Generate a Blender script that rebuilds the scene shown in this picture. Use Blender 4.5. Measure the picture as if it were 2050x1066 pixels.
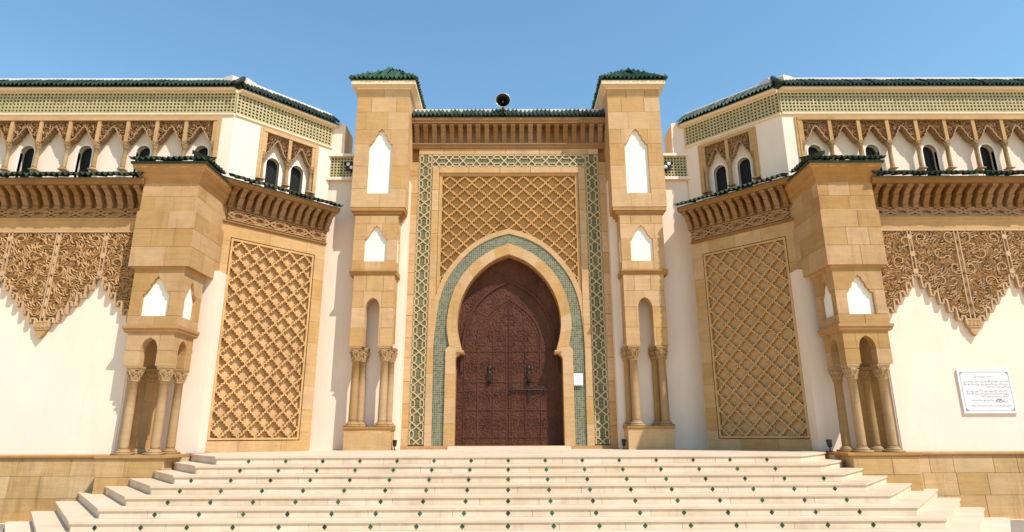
import bpy, math, random
from mathutils import Vector, Matrix
from mathutils.geometry import delaunay_2d_cdt

# ------------------------------------------------------------------ reset
for o in list(bpy.data.objects):
    bpy.data.objects.remove(o, do_unlink=True)
scn = bpy.context.scene
col = scn.collection
R = math.radians
rnd = random.Random(7)

# ------------------------------------------------------------------ camera
FPX, PITCH, YAW, ROLL = 1235.0, R(15.3), R(.257), R(-.202)
cp, sp, cy, sy = math.cos(PITCH), math.sin(PITCH), math.cos(YAW), math.sin(YAW)
Fv = Vector((sy * cp, cy * cp, sp)); R0 = Vector((cy, -sy, 0)); U0 = R0.cross(Fv)
Rv = R0 * math.cos(ROLL) + U0 * math.sin(ROLL); Uv = U0 * math.cos(ROLL) - R0 * math.sin(ROLL)
cam_d = bpy.data.cameras.new('camera'); cam = bpy.data.objects.new('camera', cam_d); col.objects.link(cam)
cam.matrix_world = Matrix(((Rv.x, Uv.x, -Fv.x, .012), (Rv.y, Uv.y, -Fv.y, -19.0), (Rv.z, Uv.z, -Fv.z, .413), (0, 0, 0, 1)))
cam_d.sensor_width = 36; cam_d.sensor_fit = 'HORIZONTAL'; cam_d.lens = 36 * FPX / 2050
cam_d.clip_start = .1; cam_d.clip_end = 2000
scn.camera = cam
scn.render.resolution_x, scn.render.resolution_y = 1024, 532

# ------------------------------------------------------------------ world, sun, exposure
SUN = Vector((.55, -.515, 1.0)).normalized()
world = bpy.data.worlds.new('World'); scn.world = world; world.use_nodes = True
wn = world.node_tree.nodes; wl = world.node_tree.links
sky = wn.new('ShaderNodeTexSky'); sky.sky_type = 'NISHITA'; sky.sun_disc = False
sky.sun_elevation = math.asin(SUN.z); sky.sun_rotation = math.atan2(SUN.x, SUN.y)
sky.altitude = 0; sky.air_density = 1.8; sky.dust_density = .0; sky.ozone_density = 8.0
tint = wn.new('ShaderNodeMix'); tint.data_type = 'RGBA'; tint.blend_type = 'MULTIPLY'; tint.inputs[0].default_value = 1
tint.inputs[7].default_value = (.92, 1.0, .945, 1)                 # clear, slightly cyan coastal blue over the whole dome
wl.new(sky.outputs[0], tint.inputs[6]); wl.new(tint.outputs[2], wn['Background'].inputs[0]); wn['Background'].inputs[1].default_value = .15
sd = bpy.data.lights.new('sun', 'SUN'); sd.energy = 4.4; sd.angle = R(.5); sd.color = (1, .945, .86)
sun = bpy.data.objects.new('sun', sd); col.objects.link(sun)
sun.rotation_euler = SUN.to_track_quat('Z', 'Y').to_euler(); sun.location = SUN * 40
vs = scn.view_settings; vs.view_transform = 'Standard'; vs.look = 'None'; vs.gamma = 1; vs.use_curve_mapping = False
vs.exposure = .36

# ------------------------------------------------------------------ materials
def mat_base(name, rough=.85, spec=.3):
    m = bpy.data.materials.new(name); m.use_nodes = True
    nt = m.node_tree; b = nt.nodes['Principled BSDF']
    b.inputs['Roughness'].default_value = rough; b.inputs['Specular IOR Level'].default_value = spec
    return m, nt, b

def N(nt, typ, **kw):
    n = nt.nodes.new(typ)
    for k, v in kw.items(): setattr(n, k, v)
    return n

def pos_noise(nt, scale, detail=6, rough=.6, stretch=(1, 1, 1), off=0):
    g = N(nt, 'ShaderNodeNewGeometry'); mp = N(nt, 'ShaderNodeMapping')
    mp.inputs['Scale'].default_value = stretch; mp.inputs['Location'].default_value = (off, off * .7, off * 1.3)
    nt.links.new(g.outputs['Position'], mp.inputs[0])
    n = N(nt, 'ShaderNodeTexNoise'); n.inputs['Scale'].default_value = scale
    n.inputs['Detail'].default_value = detail; n.inputs['Roughness'].default_value = rough
    nt.links.new(mp.outputs[0], n.inputs['Vector'])
    return n.outputs['Fac']

def ramp(nt, fac, stops):
    r = N(nt, 'ShaderNodeValToRGB'); e = r.color_ramp.elements
    while len(e) > len(stops): e.remove(e[-1])
    while len(e) < len(stops): e.new(.5)
    for el, (p, c) in zip(e, stops):
        el.position = p; el.color = (*c, 1) if len(c) == 3 else c
    nt.links.new(fac, r.inputs[0]); return r.outputs[0]

def mixc(nt, a, b, fac, mode='MIX'):
    m = N(nt, 'ShaderNodeMix', data_type='RGBA', blend_type=mode)
    for i, v in ((6, a), (7, b)):
        if isinstance(v, tuple): m.inputs[i].default_value = (*v, 1)
        else: nt.links.new(v, m.inputs[i])
    if isinstance(fac, (int, float)): m.inputs[0].default_value = fac
    else: nt.links.new(fac, m.inputs[0])
    return m.outputs[2]

def bump(nt, b, h, strength, dist=.02):
    n = N(nt, 'ShaderNodeBump'); n.inputs['Strength'].default_value = strength; n.inputs['Distance'].default_value = dist
    nt.links.new(h, n.inputs['Height']); nt.links.new(n.outputs[0], b.inputs['Normal'])

def sc(c, k): return tuple(min(1, x * k) for x in c)

def stone(name, c, var=.16, bed=.35, stain=.45, obj_var=.075, rough=.88, bumpk=.5, streak=0):
    m, nt, b = mat_base(name, rough, .2)
    n1 = pos_noise(nt, 1.7, 8, .62)
    colr = ramp(nt, n1, [(.25, sc(c, 1 - var)), (.5, c), (.75, sc(c, 1 + var))])
    n2 = pos_noise(nt, 3.0, 5, .6, (.5, .5, 5), 3)
    colr = mixc(nt, colr, ramp(nt, n2, [(.3, (c[0] * .72, c[1] * .64, c[2] * .52)), (.7, (c[0] * 1.1, c[1] * 1.12, c[2] * 1.2))]), bed)
    n3 = pos_noise(nt, .9, 7, .7, (1, 1, 1), 11)
    colr = mixc(nt, colr, (c[0] * .62, c[1] * .52, c[2] * .42), N_math(nt, n3, .52, .72, stain))
    if streak:
        n5 = pos_noise(nt, 2.2, 5, .7, (2.6, 2.6, .28), 5)
        colr = mixc(nt, colr, (c[0] * .42, c[1] * .37, c[2] * .34), N_math(nt, n5, .52, .70, streak))
    n6 = pos_noise(nt, 24, 3, .55, (1, 1, 1), 17); colr = mixc(nt, colr, (c[0] * .5, c[1] * .45, c[2] * .4), N_math(nt, n6, .62, .70, .35 if bumpk > .2 else 0))
    oi = N(nt, 'ShaderNodeObjectInfo')
    hv = N(nt, 'ShaderNodeHueSaturation')
    mr = N(nt, 'ShaderNodeMapRange'); mr.inputs[3].default_value = 1 - obj_var; mr.inputs[4].default_value = 1 + obj_var
    nt.links.new(oi.outputs['Random'], mr.inputs[0]); nt.links.new(mr.outputs[0], hv.inputs['Value'])
    m2 = N(nt, 'ShaderNodeMath', operation='MULTIPLY_ADD'); m2.inputs[1].default_value = -.18; m2.inputs[2].default_value = 1.08
    nt.links.new(oi.outputs['Random'], m2.inputs[0]); nt.links.new(m2.outputs[0], hv.inputs['Saturation'])
    nt.links.new(colr, hv.inputs['Color']); nt.links.new(hv.outputs[0], b.inputs['Base Color'])
    n4 = pos_noise(nt, 38, 6, .7)
    ad = N(nt, 'ShaderNodeMath', operation='ADD'); nt.links.new(n4, ad.inputs[0]); nt.links.new(n1, ad.inputs[1])
    bump(nt, b, ad.outputs[0], bumpk, .02)
    return m

def N_math(nt, fac, lo, hi, k):
    mr = N(nt, 'ShaderNodeMapRange'); mr.inputs[1].default_value = lo; mr.inputs[2].default_value = hi
    mr.inputs[3].default_value = 0; mr.inputs[4].default_value = k
    nt.links.new(fac, mr.inputs[0]); return mr.outputs[0]

def plaster(name, c, stain=.10):
    m, nt, b = mat_base(name, .9, .15)
    n1 = pos_noise(nt, .8, 8, .65); n2 = pos_noise(nt, 2.2, 5, .7, (2.5, 2.5, .35), 4)
    cc = ramp(nt, n1, [(.3, sc(c, .95)), (.7, sc(c, 1.03))])
    cc = mixc(nt, cc, (c[0] * .8, c[1] * .72, c[2] * .6), N_math(nt, n2, .52, .75, stain * 2.2))
    nt.links.new(cc, b.inputs['Base Color'])
    bump(nt, b, pos_noise(nt, 22, 6, .7), .12, .02)
    return m

def glaze(name, c, c2, rough=.3, ov=.35):
    m, nt, b = mat_base(name, rough, .3)
    n = pos_noise(nt, 9, 4, .6)
    cc = ramp(nt, n, [(.3, c), (.7, c2)])
    oi = N(nt, 'ShaderNodeObjectInfo'); hv = N(nt, 'ShaderNodeHueSaturation')
    mr = N(nt, 'ShaderNodeMapRange'); mr.inputs[3].default_value = 1 - ov; mr.inputs[4].default_value = 1 + ov
    nt.links.new(oi.outputs['Random'], mr.inputs[0]); nt.links.new(mr.outputs[0], hv.inputs['Value'])
    nt.links.new(cc, hv.inputs['Color']); nt.links.new(hv.outputs[0], b.inputs['Base Color'])
    bump(nt, b, pos_noise(nt, 30, 4, .6), .2, .01)
    return m

M = {}
SAND = (.54, .335, .155)
M['sand'] = stone('sandstone', SAND, streak=.2)
M['sand_dark'] = stone('weathered_sandstone', (.46, .28, .125), .18, .35, .55, .10, streak=.3)
M['sand_wing'] = stone('wing_sandstone', (.51, .31, .135), .16, .35, .5, .07, streak=.2)
M['carve_dark'] = stone('weathered_carving', (.37, .22, .112), .14, .2, .3, .06)
M['plinth'] = stone('plinth_sandstone', (.53, .34, .155), .18, .4, .3, .12, streak=.5)
M['mortar'] = stone('mortar', (.58, .39, .19), .1, .1, .1, .02)
M['trim'] = stone('sandstone_trim', (.42, .232, .085), .16, .35, .35, .1, streak=.25)
M['lattice'] = stone('lattice_stone', (.54, .325, .135), .14, .25, .4, .05, streak=.2)
M['carve'] = stone('carved_stone', (.50, .315, .16), .14, .2, .3, .06)
M['carveback'] = stone('carved_ground', (.46, .285, .145), .14, .2, .3, .05)
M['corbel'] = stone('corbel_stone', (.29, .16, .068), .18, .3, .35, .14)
M['column'] = stone('column_stone', (.41, .26, .125), .14, .3, .35, .12, streak=.2)
M['cream'] = plaster('cream_plaster', (.82, .665, .53))
M['white'] = plaster('white_plaster', (.86, .80, .69), .06)
M['coping'] = plaster('coping_white', (.66, .61, .53), .2)
M['cornice'] = plaster('cream_cornice', (.72, .58, .40), .2)
M['tile'] = glaze('green_roof_tile', (.019, .033, .018), (.045, .066, .036), .5)
M['tile2'] = glaze('green_hip_tile', (.02, .058, .024), (.05, .105, .045), .5)
M['greenglaze'] = glaze('green_zellige', (.015, .05, .022), (.05, .11, .05), .25, .2)
M['strap'] = stone('strap_white', (.55, .405, .225), .12, .1, .3, .05, bumpk=.15)
M['marble'] = stone('step_marble', (.69, .545, .395), .09, .3, .4, .06, .6, .15, .28)
M['tread'] = stone('tread_marble', (.65, .515, .375), .08, .3, .3, .05, .55, .1)
M['diamond'] = glaze('diamond_tile', (.012, .05, .022), (.03, .085, .04), .3, .6)

def metal(name, c, rough=.5, met=.0):
    m, nt, b = mat_base(name, rough, .4); b.inputs['Base Color'].default_value = (*c, 1); b.inputs['Metallic'].default_value = met
    bump(nt, b, pos_noise(nt, 40, 3), .1, .01)
    return m
M['black'] = metal('black_metal', (.012, .012, .014), .4)
M['iron'] = metal('dark_iron', (.035, .028, .025), .5, .6)
M['silver'] = metal('pale_metal', (.55, .53, .5), .35, .5)
M['lamp'] = metal('lamp_glass', (.85, .83, .78), .15)
M['paper'] = metal('paper', (.74, .74, .75), .8)
M['plaque'] = plaster('plaque_marble', (.72, .69, .70), .05)
M['ink'] = metal('engraved_ink', (.30, .27, .28), .8)
M['hole'] = metal('dark_interior', (.02, .017, .013), .9)

def wood():
    m, nt, b = mat_base('carved_door_wood', .62, .2)
    n = pos_noise(nt, 3, 7, .65, (1, 1, .3)); n2 = pos_noise(nt, 16, 5, .7, (1, 1, .5), 3)
    c = ramp(nt, n, [(.25, (.058, .0185, .0095)), (.75, (.112, .038, .020))])
    c = mixc(nt, c, (.17, .075, .048), N_math(nt, n2, .5, .8, .4))
    nt.links.new(c, b.inputs['Base Color']); bump(nt, b, n2, .4, .015); return m
M['wood'] = wood()

def mosaic(name, cells, s, grout, axis='XZ', gw=.11):
    """small square tesserae: cell colours by white noise, recessed pale joints"""
    m, nt, b = mat_base(name, .6, .25)
    g = N(nt, 'ShaderNodeNewGeometry'); mp = N(nt, 'ShaderNodeMapping'); mp.inputs['Scale'].default_value = (1 / s,) * 3
    mp.inputs['Location'].default_value = (.013, .5, .017)
    nt.links.new(g.outputs['Position'], mp.inputs[0])
    sx = N(nt, 'ShaderNodeSeparateXYZ'); nt.links.new(mp.outputs[0], sx.inputs[0])
    fl = []; ed = []
    for ax in axis:
        f = N(nt, 'ShaderNodeMath', operation='FLOOR'); nt.links.new(sx.outputs[ax], f.inputs[0]); fl.append(f.outputs[0])
        fr = N(nt, 'ShaderNodeMath', operation='FRACT'); nt.links.new(sx.outputs[ax], fr.inputs[0])
        a = N(nt, 'ShaderNodeMath', operation='SUBTRACT'); nt.links.new(fr.outputs[0], a.inputs[0]); a.inputs[1].default_value = .5
        ab = N(nt, 'ShaderNodeMath', operation='ABSOLUTE'); nt.links.new(a.outputs[0], ab.inputs[0]); ed.append(ab.outputs[0])
    cb = N(nt, 'ShaderNodeCombineXYZ'); nt.links.new(fl[0], cb.inputs[0]); nt.links.new(fl[1], cb.inputs[1])
    w = N(nt, 'ShaderNodeTexWhiteNoise'); nt.links.new(cb.outputs[0], w.inputs['Vector'])
    c = ramp(nt, w.outputs['Value'], cells)
    mx = N(nt, 'ShaderNodeMath', operation='MAXIMUM'); nt.links.new(ed[0], mx.inputs[0]); nt.links.new(ed[1], mx.inputs[1])
    gt = N(nt, 'ShaderNodeMath', operation='GREATER_THAN'); nt.links.new(mx.outputs[0], gt.inputs[0]); gt.inputs[1].default_value = .5 - gw
    c = mixc(nt, c, grout, gt.outputs[0])
    big = pos_noise(nt, 1.3, 5, .6); c = mixc(nt, c, (.24, .24, .15), N_math(nt, big, .45, .7, .35))
    nt.links.new(c, b.inputs['Base Color'])
    inv = N(nt, 'ShaderNodeMath', operation='SUBTRACT'); inv.inputs[0].default_value = 1; nt.links.new(gt.outputs[0], inv.inputs[1])
    bump(nt, b, inv.outputs[0], .3, .004)
    return m
M['mosaic'] = mosaic('green_arch_mosaic', [(0, (.05, .064, .036)), (.3, (.09, .102, .06)), (.6, (.13, .136, .082)), (.85, (.19, .178, .112)), (1, (.06, .065, .038))], .065, (.30, .28, .19), gw=.09)
M['zell'] = mosaic('green_band_mosaic', [(0, (.032, .058, .018)), (.4, (.07, .088, .03)), (.7, (.14, .125, .05)), (.88, (.22, .16, .065)), (1, (.20, .10, .045))], .05, (.17, .155, .085))
def claustra():
    m, nt, b = mat_base('claustra_glaze', .4, .4)
    n = pos_noise(nt, 7, 3, .5); n2 = pos_noise(nt, 1.1, 4, .6)
    c = ramp(nt, n, [(.3, (.36, .30, .13)), (.5, (.44, .37, .19)), (.7, (.49, .36, .21))])
    c = mixc(nt, c, (.33, .33, .14), N_math(nt, n2, .45, .7, .4))
    nt.links.new(c, b.inputs['Base Color']); return m
M['claustra'] = claustra()
def hole_shade_glaze():
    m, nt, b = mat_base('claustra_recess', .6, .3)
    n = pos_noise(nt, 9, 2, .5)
    c = ramp(nt, n, [(.3, (.03, .04, .015)), (.5, (.07, .055, .02)), (.7, (.14, .06, .02))])  # shade inside the open holes put into the dark colour, with green-brown glaze spots
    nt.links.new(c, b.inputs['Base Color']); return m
M['recess'] = hole_shade_glaze()
def paving():
    m, nt, b = mat_base('paving', .8, .25)
    n = pos_noise(nt, 1.2, 7, .6); n2 = pos_noise(nt, 30, 4, .6)
    c = ramp(nt, n, [(.3, (.64, .43, .23)), (.7, (.76, .53, .30))])  # ground tone made bright and warm for its bounce onto the shaded walls
    nt.links.new(c, b.inputs['Base Color']); bump(nt, b, n2, .2, .01); return m
M['paving'] = paving()
M['slab'] = stone('paving_slab', (.30, .245, .20), .1, .15, .2, .16)
def glass():
    m, nt, b = mat_base('window_glass', .4, .2); b.inputs['Base Color'].default_value = (.012, .011, .010, 1); return m
M['glass'] = glass()

# ------------------------------------------------------------------ mesh helpers
class Fr:
    """local frame: u along a wall, v up, w out of the wall"""
    def __init__(s, o, u, w):
        s.o = Vector(o); s.u = Vector(u).normalized(); s.w = Vector(w).normalized(); s.v = Vector((0, 0, 1))
        s.left = s.u.cross(s.v).dot(s.w) < 0
    def P(s, u, v, w=0): return s.o + s.u * u + s.v * v + s.w * w

def pip(x, y, poly):
    r = False; j = len(poly) - 1
    for i in range(len(poly)):
        xi, yi = poly[i]; xj, yj = poly[j]
        if (yi > y) != (yj > y) and x < (xj - xi) * (y - yi) / (yj - yi) + xi: r = not r
        j = i
    return r

class MB:
    def __init__(s): s.v = []; s.f = []
    def add(s, vs, fs, flip=False):
        b = len(s.v); s.v += [tuple(p) for p in vs]
        s.f += [tuple(b + i for i in (reversed(f) if flip else f)) for f in fs]
    def box(s, fr, u0, u1, v0, v1, w0, w1):
        vs = [fr.P(u, v, w) for w in (w0, w1) for v in (v0, v1) for u in (u0, u1)]
        s.add(vs, [(1, 0, 2, 3), (4, 5, 7, 6), (0, 1, 5, 4), (2, 6, 7, 3), (0, 4, 6, 2), (1, 3, 7, 5)], fr.left)
    def prism(s, fr, poly, w0, w1):
        n = len(poly)
        a = sum(poly[i][0] * poly[(i + 1) % n][1] - poly[(i + 1) % n][0] * poly[i][1] for i in range(n))
        if a < 0: poly = poly[::-1]
        vs = [fr.P(u, v, w0) for u, v in poly] + [fr.P(u, v, w1) for u, v in poly]
        fs = [tuple(range(n))[::-1], tuple(range(n, 2 * n))] + [(i, (i + 1) % n, n + (i + 1) % n, n + i) for i in range(n)]
        s.add(vs, fs, fr.left)
    def section(s, fr, prof, u0, u1, m0=0, m1=0):
        """profile [(w,v)] swept along u; m0, m1 mitre the ends: u shifts by m*w"""
        n = len(prof)
        vs = [fr.P(u0 + m0 * w, v, w) for w, v in prof] + [fr.P(u1 + m1 * w, v, w) for w, v in prof]
        fs = [tuple(range(n)), tuple(range(n, 2 * n))[::-1]] + [(i, n + i, n + (i + 1) % n, (i + 1) % n) for i in range(n)]
        s.add(vs, fs, fr.left)
    def region(s, fr, loops, inside, w0, w1, back=False):
        vv = []; ee = []
        for lp in loops:
            b = len(vv); n = len(lp); vv += [Vector(p) for p in lp]; ee += [(b + i, b + (i + 1) % n) for i in range(n)]
        ov, oe, of = delaunay_2d_cdt(vv, ee, [], 0, 1e-5)[:3]
        keep = []; cnt = {}
        for f in of:
            x = sum(ov[i].x for i in f) / len(f); y = sum(ov[i].y for i in f) / len(f)
            if inside(x, y): keep.append(tuple(f))
        for f in keep:
            for i in range(len(f)):
                e = (f[i], f[(i + 1) % len(f)]); cnt[e] = 1
        n = len(ov)
        vs = [fr.P(p.x, p.y, w1) for p in ov] + [fr.P(p.x, p.y, w0) for p in ov]
        fs = list(keep)
        for (a, c) in cnt:
            if (c, a) not in cnt: fs.append((a, a + n, c + n, c))
        if back: fs += [tuple(i + n for i in reversed(f)) for f in keep]
        used = sorted({i for f in fs for i in f}); ix = {o: k for k, o in enumerate(used)}
        s.add([vs[i] for i in used], [tuple(ix[i] for i in f) for f in fs], fr.left)
    def ribbon(s, fr, pts, wd, w0, w1, closed=False):
        n = len(pts); L = []; Rr = []
        for i in range(n):
            a = pts[(i - 1) % n] if (closed or i) else pts[i]; c = pts[(i + 1) % n] if (closed or i < n - 1) else pts[i]
            dx, dy = c[0] - a[0], c[1] - a[1]; d = math.hypot(dx, dy) or 1
            nx, ny = -dy / d * wd / 2, dx / d * wd / 2
            L.append((pts[i][0] + nx, pts[i][1] + ny)); Rr.append((pts[i][0] - nx, pts[i][1] - ny))
        vs = []
        for i in range(n):
            vs += [fr.P(*Rr[i], w0), fr.P(*Rr[i], w1), fr.P(*L[i], w1), fr.P(*L[i], w0)]
        fs = []
        for i in range(n if closed else n - 1):
            a = 4 * i; b = 4 * ((i + 1) % n)
            for k in range(3): fs.append((a + k, b + k, b + k + 1, a + k + 1))
        if not closed: fs += [(0, 1, 2, 3), (4 * n - 1, 4 * n - 2, 4 * n - 3, 4 * n - 4)]
        s.add(vs, fs, fr.left)
    def tube(s, pts, r, n=8, taper=1.0):
        vs = []; fs = []
        m = len(pts)
        for i, p in enumerate(pts):
            p = Vector(p); d = (Vector(pts[min(i + 1, m - 1)]) - Vector(pts[max(i - 1, 0)])).normalized()
            a = d.orthogonal().normalized() if abs(d.z) > .99 else d.cross(Vector((0, 0, 1))).normalized(); b = d.cross(a)
            rr = r * (1 + (taper - 1) * i / (m - 1))
            for k in range(n):
                t = 2 * math.pi * k / n; vs.append(p + a * rr * math.cos(t) + b * rr * math.sin(t))
        for i in range(m - 1):
            for k in range(n): fs.append((i * n + k, i * n + (k + 1) % n, (i + 1) * n + (k + 1) % n, (i + 1) * n + k))
        fs += [tuple(range(n))[::-1], tuple(range((m - 1) * n, m * n))]
        s.add(vs, fs)
    def lathe(s, c, prof, n=20, axis=None, cap=True):
        """profile [(r,h)] around vertical axis through c (or axis vector)"""
        c = Vector(c); ax = Vector(axis).normalized() if axis else Vector((0, 0, 1))
        a = ax.orthogonal().normalized(); b = ax.cross(a); vs = []; fs = []
        for r, h in prof:
            for k in range(n):
                t = 2 * math.pi * k / n; vs.append(c + ax * h + (a * math.cos(t) + b * math.sin(t)) * r)
        for i in range(len(prof) - 1):
            for k in range(n): fs.append((i * n + k, i * n + (k + 1) % n, (i + 1) * n + (k + 1) % n, (i + 1) * n + k))
        if cap: fs += [tuple(range(n))[::-1], tuple(range((len(prof) - 1) * n, len(prof) * n))]
        s.add(vs, fs)
    def leaf(s, fr, x, y, ang, L, W, curv, w0, w1, dome=.35, seg=5):
        """curved pointed leaf with a raised midrib"""
        cx = []; a = ang - curv / 2; px = x - math.cos(ang) * L / 2; py = y - math.sin(ang) * L / 2
        for i in range(seg + 1):
            cx.append((px, py, a)); px += math.cos(a) * L / seg; py += math.sin(a) * L / seg; a += curv / seg
        vs = []; fs = []; lo = w1 - (w1 - w0) * dome
        for i, (qx, qy, qa) in enumerate(cx):
            t = i / seg; h = W / 2 * (math.sin(math.pi * (.1 + .87 * t ** .85)) ** .8)
            nx, ny = -math.sin(qa) * h, math.cos(qa) * h
            vs += [fr.P(qx - nx, qy - ny, w0), fr.P(qx - nx, qy - ny, lo), fr.P(qx, qy, w1), fr.P(qx + nx, qy + ny, lo), fr.P(qx + nx, qy + ny, w0)]
        for i in range(seg):
            a = 5 * i
            for k in range(4): fs.append((a + k, a + 5 + k, a + 6 + k, a + k + 1))
        s.add(vs, fs, fr.left)
    def parts(s):
        """connected pieces as separate builders"""
        par = list(range(len(s.v)))
        def find(i):
            while par[i] != i: par[i] = par[par[i]]; i = par[i]
            return i
        for f in s.f:
            for i in f[1:]: par[find(i)] = find(f[0])
        grp = {}
        for f in s.f: grp.setdefault(find(f[0]), []).append(f)
        out = []
        for fs in grp.values():
            b = MB(); us = sorted({i for f in fs for i in f}); ix = {o: k for k, o in enumerate(us)}
            b.add([s.v[i] for i in us], [tuple(ix[i] for i in f) for f in fs]); out.append(b)
        return out
    def mesh(s, name, mat, smooth=False):
        me = bpy.data.meshes.new(name); me.from_pydata(s.v, [], s.f); me.update()
        if smooth: me.polygons.foreach_set('use_smooth', [True] * len(me.polygons))
        me.materials.append(M[mat]); return me
    def build(s, name, mat, parent=None, smooth=False, kind=None, label=None):
        return link(name, s.mesh(name, mat, smooth), parent, kind=kind, label=label)

def link(name, me, parent=None, mtx=None, kind=None, label=None):
    o = bpy.data.objects.new(name, me); col.objects.link(o)
    if parent: o.parent = parent
    if mtx is not None: o.matrix_basis = mtx
    if kind: o['kind'] = kind
    if label: o['label'] = label
    return o

def tag(o, label, cat, group=None):
    o['label'] = label; o['category'] = cat
    if group: o['group'] = group
    return o

def empty(name, loc=(0, 0, 0)):
    o = bpy.data.objects.new(name, None); col.objects.link(o); o.location = loc; return o

def fmat(fr, u, v, w=0, su=1, sv=1, sw=1):
    """matrix with local x=u, y=-w (into the wall), z=v"""
    uu = fr.u if not fr.left else -fr.u
    p = fr.P(u, v, w)
    return Matrix(((uu.x * su, -fr.w.x * sw, 0, p.x), (uu.y * su, -fr.w.y * sw, 0, p.y), (0, 0, sv, p.z), (0, 0, 0, 1)))

WORLD = Fr((0, 0, 0), (1, 0, 0), (0, -1, 0))
_c = MB(); _c.box(Fr((0, 0, 0), (1, 0, 0), (0, -1, 0)), -.5, .5, -.5, .5, -1, 0)
# front edges slightly worn: chamfered block of unit size
def unit_block(matname):
    b = MB(); e = .012
    pts = [(-.5, -.5, 1), (.5, -.5, 1), (.5, .5, 1), (-.5, .5, 1)]
    b.add([(x, y, z) for x, z, y in pts] + [(x, .12, z) for x, z, y in pts] + [(x * (1 - e), 0, z * (1 - e)) for x, z, y in pts],
          [(0, 1, 5, 4), (1, 2, 6, 5), (2, 3, 7, 6), (3, 0, 4, 7), (4, 5, 9, 8), (5, 6, 10, 9), (6, 7, 11, 10), (7, 4, 8, 11), (8, 9, 10, 11), (3, 2, 1, 0)])
    return b.mesh('stone_block', matname)
UB = {k: unit_block(k) for k in ('sand', 'sand_dark', 'sand_wing', 'plinth', 'marble', 'slab', 'trim')}

def blocks(fr, u0, u1, v0, rows, parent, w=0, th=.05, holes=(), seed=1, mat='sand', lo=.5, hi=.95, j=.005, name='stone_block'):
    r = random.Random(seed); v = v0
    for ri, h in enumerate(rows):
        u = u0; cuts = [u0]
        first = True
        while True:
            L = r.uniform(lo, hi) * (.6 if first and ri % 2 else 1); first = False
            if u + L > u1 - lo * .5: cuts.append(u1); break
            u += L; cuts.append(u)
        for a, c in zip(cuts, cuts[1:]):
            ra = (a + j / 2, v + j / 2, c - j / 2, v + h - j / 2)
            hit = [q for q in holes if max(p[0] for p in q) > ra[0] and min(p[0] for p in q) < ra[2] and max(p[1] for p in q) > ra[1] and min(p[1] for p in q) < ra[3]]
            if hit:
                b = MB(); rect = [(ra[0], ra[1]), (ra[2], ra[1]), (ra[2], ra[3]), (ra[0], ra[3])]
                b.region(fr, [rect] + hit, lambda x, y: ra[0] < x < ra[2] and ra[1] < y < ra[3] and not any(pip(x, y, q) for q in hit), w - th, w)
                for bb in b.parts(): bb.build(name, mat, parent)
            else:
                link(name, UB[mat], parent, fmat(fr, (ra[0] + ra[2]) / 2, (ra[1] + ra[3]) / 2, w, ra[2] - ra[0], ra[3] - ra[1], th))
        v += h

def smooth_curve(pts, n=6):
    out = []
    for i in range(len(pts) - 1):
        p0 = pts[max(i - 1, 0)]; p1 = pts[i]; p2 = pts[i + 1]; p3 = pts[min(i + 2, len(pts) - 1)]
        for k in range(n):
            t = k / n
            out.append(tuple(.5 * (2 * p1[d] + (p2[d] - p0[d]) * t + (2 * p0[d] - 5 * p1[d] + 4 * p2[d] - p3[d]) * t * t + (3 * p1[d] - p0[d] - 3 * p2[d] + p3[d]) * t ** 3) for d in (0, 1)))
    out.append(pts[-1]); return out

def keel(c, h, zb, z1, z2, n=4, amp=.02):
    """serrated keel-arch opening: straight jambs, stepped scalloped sides to a point"""
    half = [(h, zb), (h, z1)]
    m = n * 4
    for i in range(1, m):
        t = i / m
        x = h * (1 - t); z = z1 + (z2 - z1) * (t - .07 * math.sin(2 * math.pi * t))
        o = amp * abs(math.sin(math.pi * n * t))
        half.append((max(x - o * .8, .004), z - o * .6))
    half.append((0, z2))
    return [(c + x, z) for x, z in half] + [(c - x, z) for x, z in reversed(half[:-1])]

def pointed(c, h, zb, zs, zt, n=7):
    half = [(h, zb)]
    for i in range(n):
        t = i / n; half.append((h * math.cos(t * math.pi / 2) ** .9, zs + (zt - zs) * (math.sin(t * math.pi / 2) ** .95)))
    half.append((0, zt + .02))
    return [(c + x, z) for x, z in half] + [(c - x, z) for x, z in reversed(half[:-1])]

def roundarch(c, h, zb, zs, n=8):
    return [(c + h, zb)] + [(c + h * math.cos(math.pi * i / n), zs + h * 1.05 * math.sin(math.pi * i / n)) for i in range(n + 1)] + [(c - h, zb)]

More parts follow.
